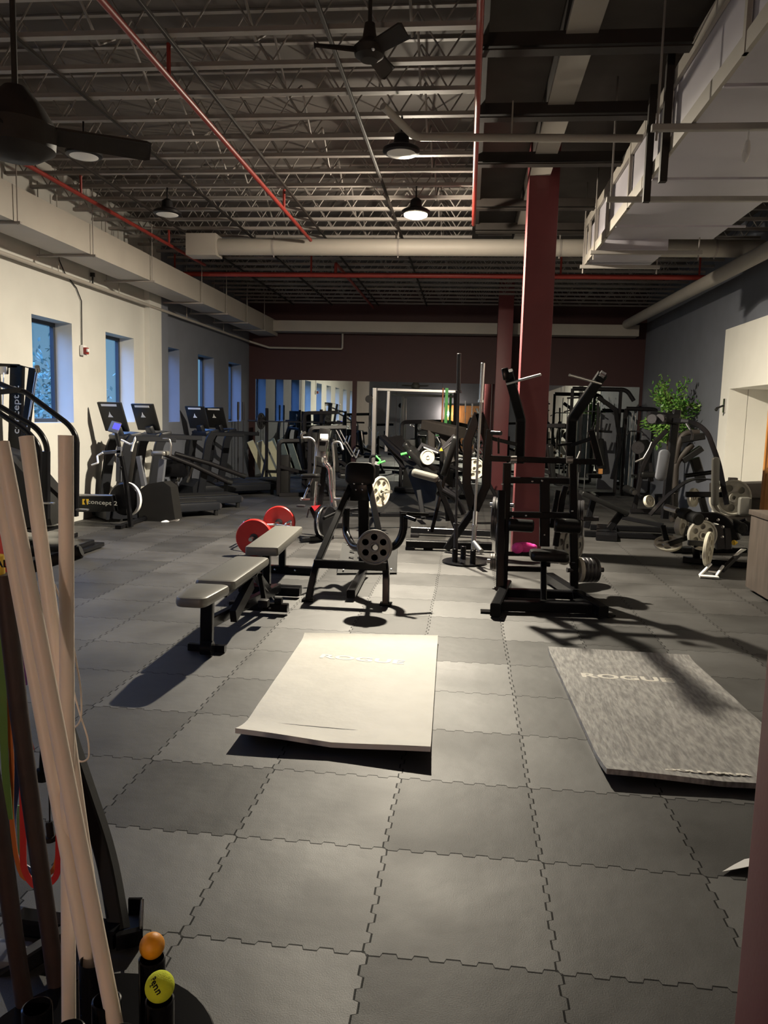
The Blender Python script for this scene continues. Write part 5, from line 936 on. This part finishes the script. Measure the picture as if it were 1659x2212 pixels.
# ski trainer against the wall
t = thing('ski_trainer', 'tall black ski trainer tower against the left wall at the first window', 'exercise machine', (-5.6, 9.4, 0))
part(t, 'tower', MB().beam([(-5.772,9.3,0.491), (-5.663,9.3,2.225)], 0.17, 0.07, up=(0, 1, 0)), 'black'); part(t, 'side_rail', MB().beam([(-5.395,9.2,2.195), (-5.548,9.2,1.244), (-5.671,9.2,0.535)], 0.09, 0.07, up=(0, 1, 0)), 'black')
part(t, 'top_arm', MB().beam([(-5.947,9.3,2.225), (-5.65,9.3,2.219)], 0.07, 0.05).beam([(-5.662,9.3,2.236), (-5.347,9.2,2.173)], 0.012, 0.012), 'black'); part(t, 'pulley', MB().cyl((-5.288,9.1,2.207), (-5.307,9.15,2.154), 0.03).box((-5.844,9.25,2.161), (0.16, 0.06, 0.10), b=.02), 'steel')
part(t, 'cord', MB().tube([(-5.331,9.15,2.165), (-5.445,9.1,1.451)], 0.006, n=6).tube([(-5.307,9.15,2.154), (-5.404,9.1,1.594)], 0.006, n=6).tube([(-5.757,9.15,2.128), (-5.753,9.1,1.7)], 0.006, n=6), 'steel'); part(t, 'handle', MB().tube([(-5.444,9.1,1.468), (-5.473,9.1,1.335)], .016), 'rubber')
part(t, 'floor_platform', MB().box((-5.45, 9.35, 0.03), (0.6, 0.8, 0.06), b=.01), 'black'); part(t, 'housing', MB().cyl((-5.72, 9.5, .42), (-5.72, 9.3, .42), .26, 30, .03), 'dkplast')
part(t, 'lettering', text_mb('concept 2', 0.12, (-5.672,9.255,1.675), (0.03, 0, 1), (-1, 0, 0), 0.001, 0.001, 1.2), 'letter', 'pale vertical lettering')
# stair climber with long curved rails
t = thing('stair_climber', 'big black stair climber with long looping handrails at the left edge', 'exercise machine', (-5.1, 8.6, 0))
for k, (pts) in enumerate((([(-5.755,8.7,2.063), (-5.353,8.7,1.91), (-5.226,8.7,1.896), (-4.672,8.7,1.514), (-4.584,8.7,1.37), (-4.61,8.7,0.543)]), ([(-5.499,8.3,1.824), (-4.833,8.3,1.471), (-4.728,8.3,1.296), (-4.747,8.3,0.636)]), ([(-5.369,8.1,1.755), (-4.837,8.1,1.443), (-4.701,8.1,1.278), (-4.741,8.1,0.684)]))):
    part(t, 'handrail', MB().tube(pts, 0.032, 0.16, 12), 'black')
part(t, 'crossbar', MB().beam([(-5.508,8.4,1.853), (-5.266,8.7,1.911)], .06, .06), 'black')
part(t, 'rail_post', MB().beam([(-4.608,8.7,1.315), (-4.641,8.7,0.43)], 0.09, 0.07, up=(0, 1, 0)), 'black'); part(t, 'rail_post', MB().beam([(-4.735,8.25,1.22), (-4.757,8.25,0.455)], 0.11, 0.08, up=(0, 1, 0)), 'black')
sd = MB().prism([(-5.668,8.35,1.267), (-5.22,8.35,1.148), (-4.786,8.35,0.656), (-4.727,8.35,0.363), (-5.711,8.35,0.24)], (0, 0.5, 0)); part(t, 'side_housing', sd, 'dkplast')
for k in range(3): part(t, 'step', MB().box((-5.0 + k * -.18, 8.62, 0.28 + k * .2), (0.26, 0.46, 0.04), b=.01), 'plated')
part(t, 'base', MB().box((-5.25, 8.62, 0.06), (1.5, 0.62, 0.12), b=.02).box((-4.62, 8.62, 0.04), (0.35, 0.9, 0.05), b=.01), 'black'); part(t, 'steel_caps', MB().box((-4.679,8.2,0.639), (0.14, 0.06, 0.02), b=.005).box((-4.483,8.6,0.526), (0.14, 0.06, 0.02), b=.005), 'steel')
# fire alarm with conduit
t = thing('fire_alarm_strobe', 'small red and white alarm strobe on the cream wall between windows', 'alarm', (-5.9,11.499,2.601))
part(t, 'back_box', MB().box((-5.86,11.377,2.591), (0.06, 0.11, 0.15), b=.008), 'white_pl'); part(t, 'red_unit', MB().box((-5.81,11.366,2.584), (0.05, 0.09, 0.10), b=.008), 'redpipe', 'red unit'); part(t, 'strobe', MB().box((-5.77,11.346,2.59), (0.03, 0.05, 0.05), b=.008), 'white_pl')
part(t, 'wire', MB().tube([(-5.88,11.377,2.674), (-5.88,11.392,3.328), (-5.88,11.246,3.495), (-5.88,10.919,3.65), (-5.88,10.761,3.813), (-5.88,10.757,4.003)], 0.008, n=8), 'dkplast', 'dark wire')
for i, p in enumerate(((-5.85,11.699,3.736), (-5.85,14,3.698))):
    solo('pipe_valve', ['small dark valve above the pale wall pipe, nearer one', 'small dark valve above the pale wall pipe, farther one'][i], 'valve', MB().cyl((p[0], p[1], p[2] - .10), (p[0], p[1], p[2] + .02), .014).cyl((p[0], p[1], p[2]), (p[0], p[1], p[2] + .06), .035), 'dkplast')
# ---------------------------------------------------------------- things along the far wall
def upright_bars(lab, x, y):
    t = thing('bar_rack', lab, 'rack', (x, y, 0)); part(t, 'base', MB().box((x, y, .04), (.4, .3, .08), b=.02), 'black')
    for dx in (-.06, .07): part(t, 'bar', MB().cyl((x + dx, y, .05), (x + dx, y, 1.55), .014).cyl((x + dx, y, 1.55), (x + dx, y, 1.98), .028), 'plated')
    return t
upright_bars('pair of dark barbells standing in the far left corner', -5.5, 18.4)
bw = mat('pale_board', (0.62, 0.60, 0.42), .6, var=.06)
for i, (x, lab) in enumerate(((-5.35, 'pale wooden board leaning near the corner, leftmost of three'), (-5.10, 'pale wooden board leaning near the corner, middle of three'), (-4.85, 'pale wooden board leaning near the corner, rightmost of three'))):
    solo('leaning_board', lab, 'board', MB().box((x, 19.5, .53), (.16, .05, 1.05), Matrix.Rotation(R(-22), 3, 'Y') @ Matrix.Rotation(R(12), 3, 'X')), bw, 'pale boards leaning by the far left corner')
t = thing('squat_rack', 'black squat rack with a loaded barbell before the left mirrors', 'rack', (-4.1, 18.6, 0))
for x in (-4.9, -3.55):
    part(t, 'upright', MB().beam([(x, 18.6, .03), (x, 18.6, 1.85)], .07, .07, up=(0, 1, 0)), 'blackm'); part(t, 'foot', MB().beam([(x, 18.0, .04), (x, 19.2, .04)], .07, .07), 'blackm'); part(t, 'brace', MB().beam([(x, 18.1, .08), (x, 18.6, .7)], .05, .05, up=(1, 0, 0)), 'blackm')
part(t, 'cross_beam', MB().beam([(-4.9, 18.6, .3), (-3.55, 18.6, .3)], .07, .07), 'blackm')
t = thing('barbell', 'barbell resting across the far squat rack', 'barbell', (-4.3, 18.52, 1.52)); part(t, 'shaft', MB().cyl((-5.35, 18.52, 1.53), (-3.0, 18.52, 1.53), .0145), 'plated'); part(t, 'sleeve', MB().cyl((-5.35, 18.52, 1.53), (-4.98, 18.52, 1.53), .025), 'plated'); part(t, 'sleeve', MB().cyl((-3.4, 18.52, 1.53), (-3.0, 18.52, 1.53), .025), 'plated')
plates_on(['dark holed plate on the left end of the racked barbell', 'dark holed plate on the right end of the racked barbell'], [(-5.02, 18.52, 1.53), (-3.38, 18.52, 1.53)], (1, -.25, 0), .2, 6, 'plated', .03, 'plates on the racked barbell')
t = thing('rig', 'pale steel rig with tall post and crossbar before the center mirrors', 'rack', (-1.9, 18.0, 0))
part(t, 'post', MB().beam([(-1.993,16.5,0.519), (-1.997,16.5,2.316)], 0.10, 0.10, up=(0, 1, 0)), 'steel'); part(t, 'post', MB().beam([(-1.932,18.5,0.888), (-1.904,18.5,2.322)], 0.08, 0.08, up=(0, 1, 0)), 'steel'); part(t, 'top_rail', MB().beam([(-2.216,18.5,2.359), (-0.309,18.5,2.347)], .07, .07), 'steel')
part(t, 'foot', MB().beam([(-2.242,17.248,0.04), (-1.81,17.653,0.04)], .10, .08), 'blackm'); part(t, 'post', MB().beam([(-0.32,18.5,2.346), (-0.292,19.248,0.02)], .08, .08, up=(0, 1, 0)), 'blackm'); part(t, 'pulley', MB().cyl((-2.108,16.4,2.077), (-2.113,16.6,2.082), .08, 20).tube([(-2.101,16.5,2.08), (-2.034,16.5,2.198)], .02), 'blackm')
for i, (x, m_, lab) in enumerate(((957, orangeb, 'orange stretch band hanging from the far rig rail'), (965, 'green', 'bright green stretch band hanging from the far rig rail'))):
    a = (-0.568,18.45,2.296); solo('exercise_band', lab, 'band', MB().box((a[0] + (x - 961) * .011, 18.44, 1.85), (.03 if i == 0 else .07, .01, 1.15)), m_)
def back_machine(lab, x, y, h, w, rz=0, name='selector_machine'):
    t = thing(name, lab, 'exercise machine', (x, y, 0)); c, s_ = math.cos(rz), math.sin(rz)
    def q(a, b_, z): return (x + a * c - b_ * s_, y + a * s_ + b_ * c, z)
    part(t, 'frame', MB().beam([q(-w / 2, 0, .04), q(w / 2, 0, .04)], .1, .08).beam([q(-w / 2, 0, .04), q(-w / 2, 0, h), q(w * .1, 0, h * 1.02)], .08, .08, fil=.1, up=(0, 1, 0)).beam([q(-w / 2, 0, h * .55), q(w * .25, 0, h * .35), q(w * .45, 0, .05)], .07, .07, fil=.1, up=(0, 1, 0)), 'blackm')
    part(t, 'weight_stack', MB().box(q(-w * .38, .12, h * .4), (w * .2, .18, h * .7), b=.01), 'dkplast'); part(t, 'seat', MB().pad(q(w * .15, 0, .5), (c, s_, 0), (-s_, c, 0), .4, .3, .09, .04, .02), 'vinyl'); part(t, 'back_pad', MB().pad(q(-w * .08, 0, .92), (-.15 * c, -.15 * s_, 1), (-s_, c, 0), .7, .28, .09, .05, .02), 'vinyl')
    part(t, 'handle', MB().tube([q(w * .1, -.25, h * .8), q(w * .25, -.25, h * .6), q(w * .3, -.25, h * .72)], .016, .03).tube([q(w * .1, .25, h * .8), q(w * .25, .25, h * .6), q(w * .3, .25, h * .72)], .016, .03), 'steel'); return t
back_machine('dark selector machine behind the upright bike before the mirrors', -3.1, 17.6, 1.75, 1.3)
back_machine('dark selector machine just left of the pale rig post', -2.55, 15.4, 1.45, 1.2, .3)
back_machine('dark selector machine in front of the center mirror panels', -0.9, 17.8, 1.6, 1.3, -.3)
back_machine('dark selector machine right behind the diamond-framed press', 0.1, 16.8, 1.35, 1.3, .2)
back_machine('dark selector machine between the two wine-red columns and the cable gym', 1.75, 15.4, 1.6, 1.3, .1)
back_machine('low dark machine right of the treadmills near the far corner', -3.35, 16.0, 1.15, 1.2, .5)
# ceiling fans
t = thing('ceiling_fan', 'big dark ceiling fan close overhead at upper left', 'fan', (-2.537,4.2,3.188))
c = V((-2.522,4.2,3.231)); part(t, 'motor', MB().lathe(c - V((0, 0, .12)), (0, 0, 1), [(0.0, -.06), (0.12, -.05), (0.2, .0), (0.21, .12), (0.15, .22), (0.06, .32), (0, .34)], 30), 'dksteel'); part(t, 'downrod', MB().cyl(c + V((0, 0, .1)), (c.x, c.y, ZT), .016), 'dksteel')
def blade(par, c, a, L, r0=0.15, w=.13, tip=0): 
    d = V((math.cos(a), math.sin(a), 0)); s_ = V((-d.y, d.x, 0)); c0 = c + d * r0; pts = [c0 - s_ * w * .35, c0 + d * L * .95 - s_ * w * .5, c0 + d * L - s_ * w * .3, c0 + d * L + s_ * w * .3, c0 + d * L * .95 + s_ * w * .5, c0 + s_ * w * .35]
    pts = [p + V((0, 0, .03 * (1 if i < 3 else -1))) for i, p in enumerate(pts)]; part(par, 'blade', MB().prism(pts, (0, 0, .012)), 'dksteel')
for a in (30, 150, 270): blade(t, c - V((0, 0, .03)), R(a), .56)
part(t, 'label_plate', MB().prism([c + V((.15, -.10, -.10)), c + V((.19, -.06, -.06)), c + V((.185, -.05, 0)), c + V((.165, -.07, .02))], (0.002, -.004, 0)), 'white_pl', 'pale bracket'); part(t, 'screw', MB().ball(c + V((0.0, -.16, -.06)), .02, 10), 'steel')
t = thing('ceiling_fan', 'dark ceiling fan on a stem near the top center', 'fan', (-0.767,5.6,4.199)); c = V((-0.774,5.6,4.235))
part(t, 'motor', MB().lathe(c - V((0, 0, .10)), (0, 0, 1), [(0.0, 0), (0.06, 0), (0.10, .03), (0.11, .08), (0.05, .14), (0.035, .24), (0, .25)], 24), 'dksteel'); part(t, 'downrod', MB().cyl(c + V((0, 0, .1)), (c.x, c.y, ZT), .014), 'dksteel'); part(t, 'pull_chain_cap', MB().ball(c + V((.04, -.10, -.07)), .014, 8), 'chrome')
for a in (75, 195, 315): blade(t, c - V((0, 0, .04)), R(a), .30, .08, .10)
# tree outside the first windows
t = thing('garden_tree', 'bluish leafy tree seen outside the nearest visible window', 'tree', (-9.5, 14.5, -0.5)); lf = MB(); rnd = random.Random(3)
for i in range(4200):
    c = V((-9.5 + rnd.gauss(0, .8), 14.8 + rnd.gauss(0, 1.1), 1.6 + rnd.gauss(0, .75))); l = .13; d = V((rnd.gauss(0, 1), rnd.gauss(0, 1), rnd.gauss(0, 1))).normalized(); s_ = d.cross(V((rnd.gauss(0, 1), 0, 1))).normalized()
    lf.add([tuple(c), tuple(c + d * l * .5 + s_ * l * .25), tuple(c + d * l), tuple(c + d * l * .5 - s_ * l * .25)], [(0, 1, 2, 3)])
part(t, 'foliage', lf, mat('garden_leaves', (0.10, 0.20, 0.16), .6, var=.4, vs=4)); part(t, 'trunk', MB().cyl((-9.5, 14.8, -.5), (-9.5, 14.8, 2.2), .1), mat('garden_bark', (.1, .07, .05), .8))
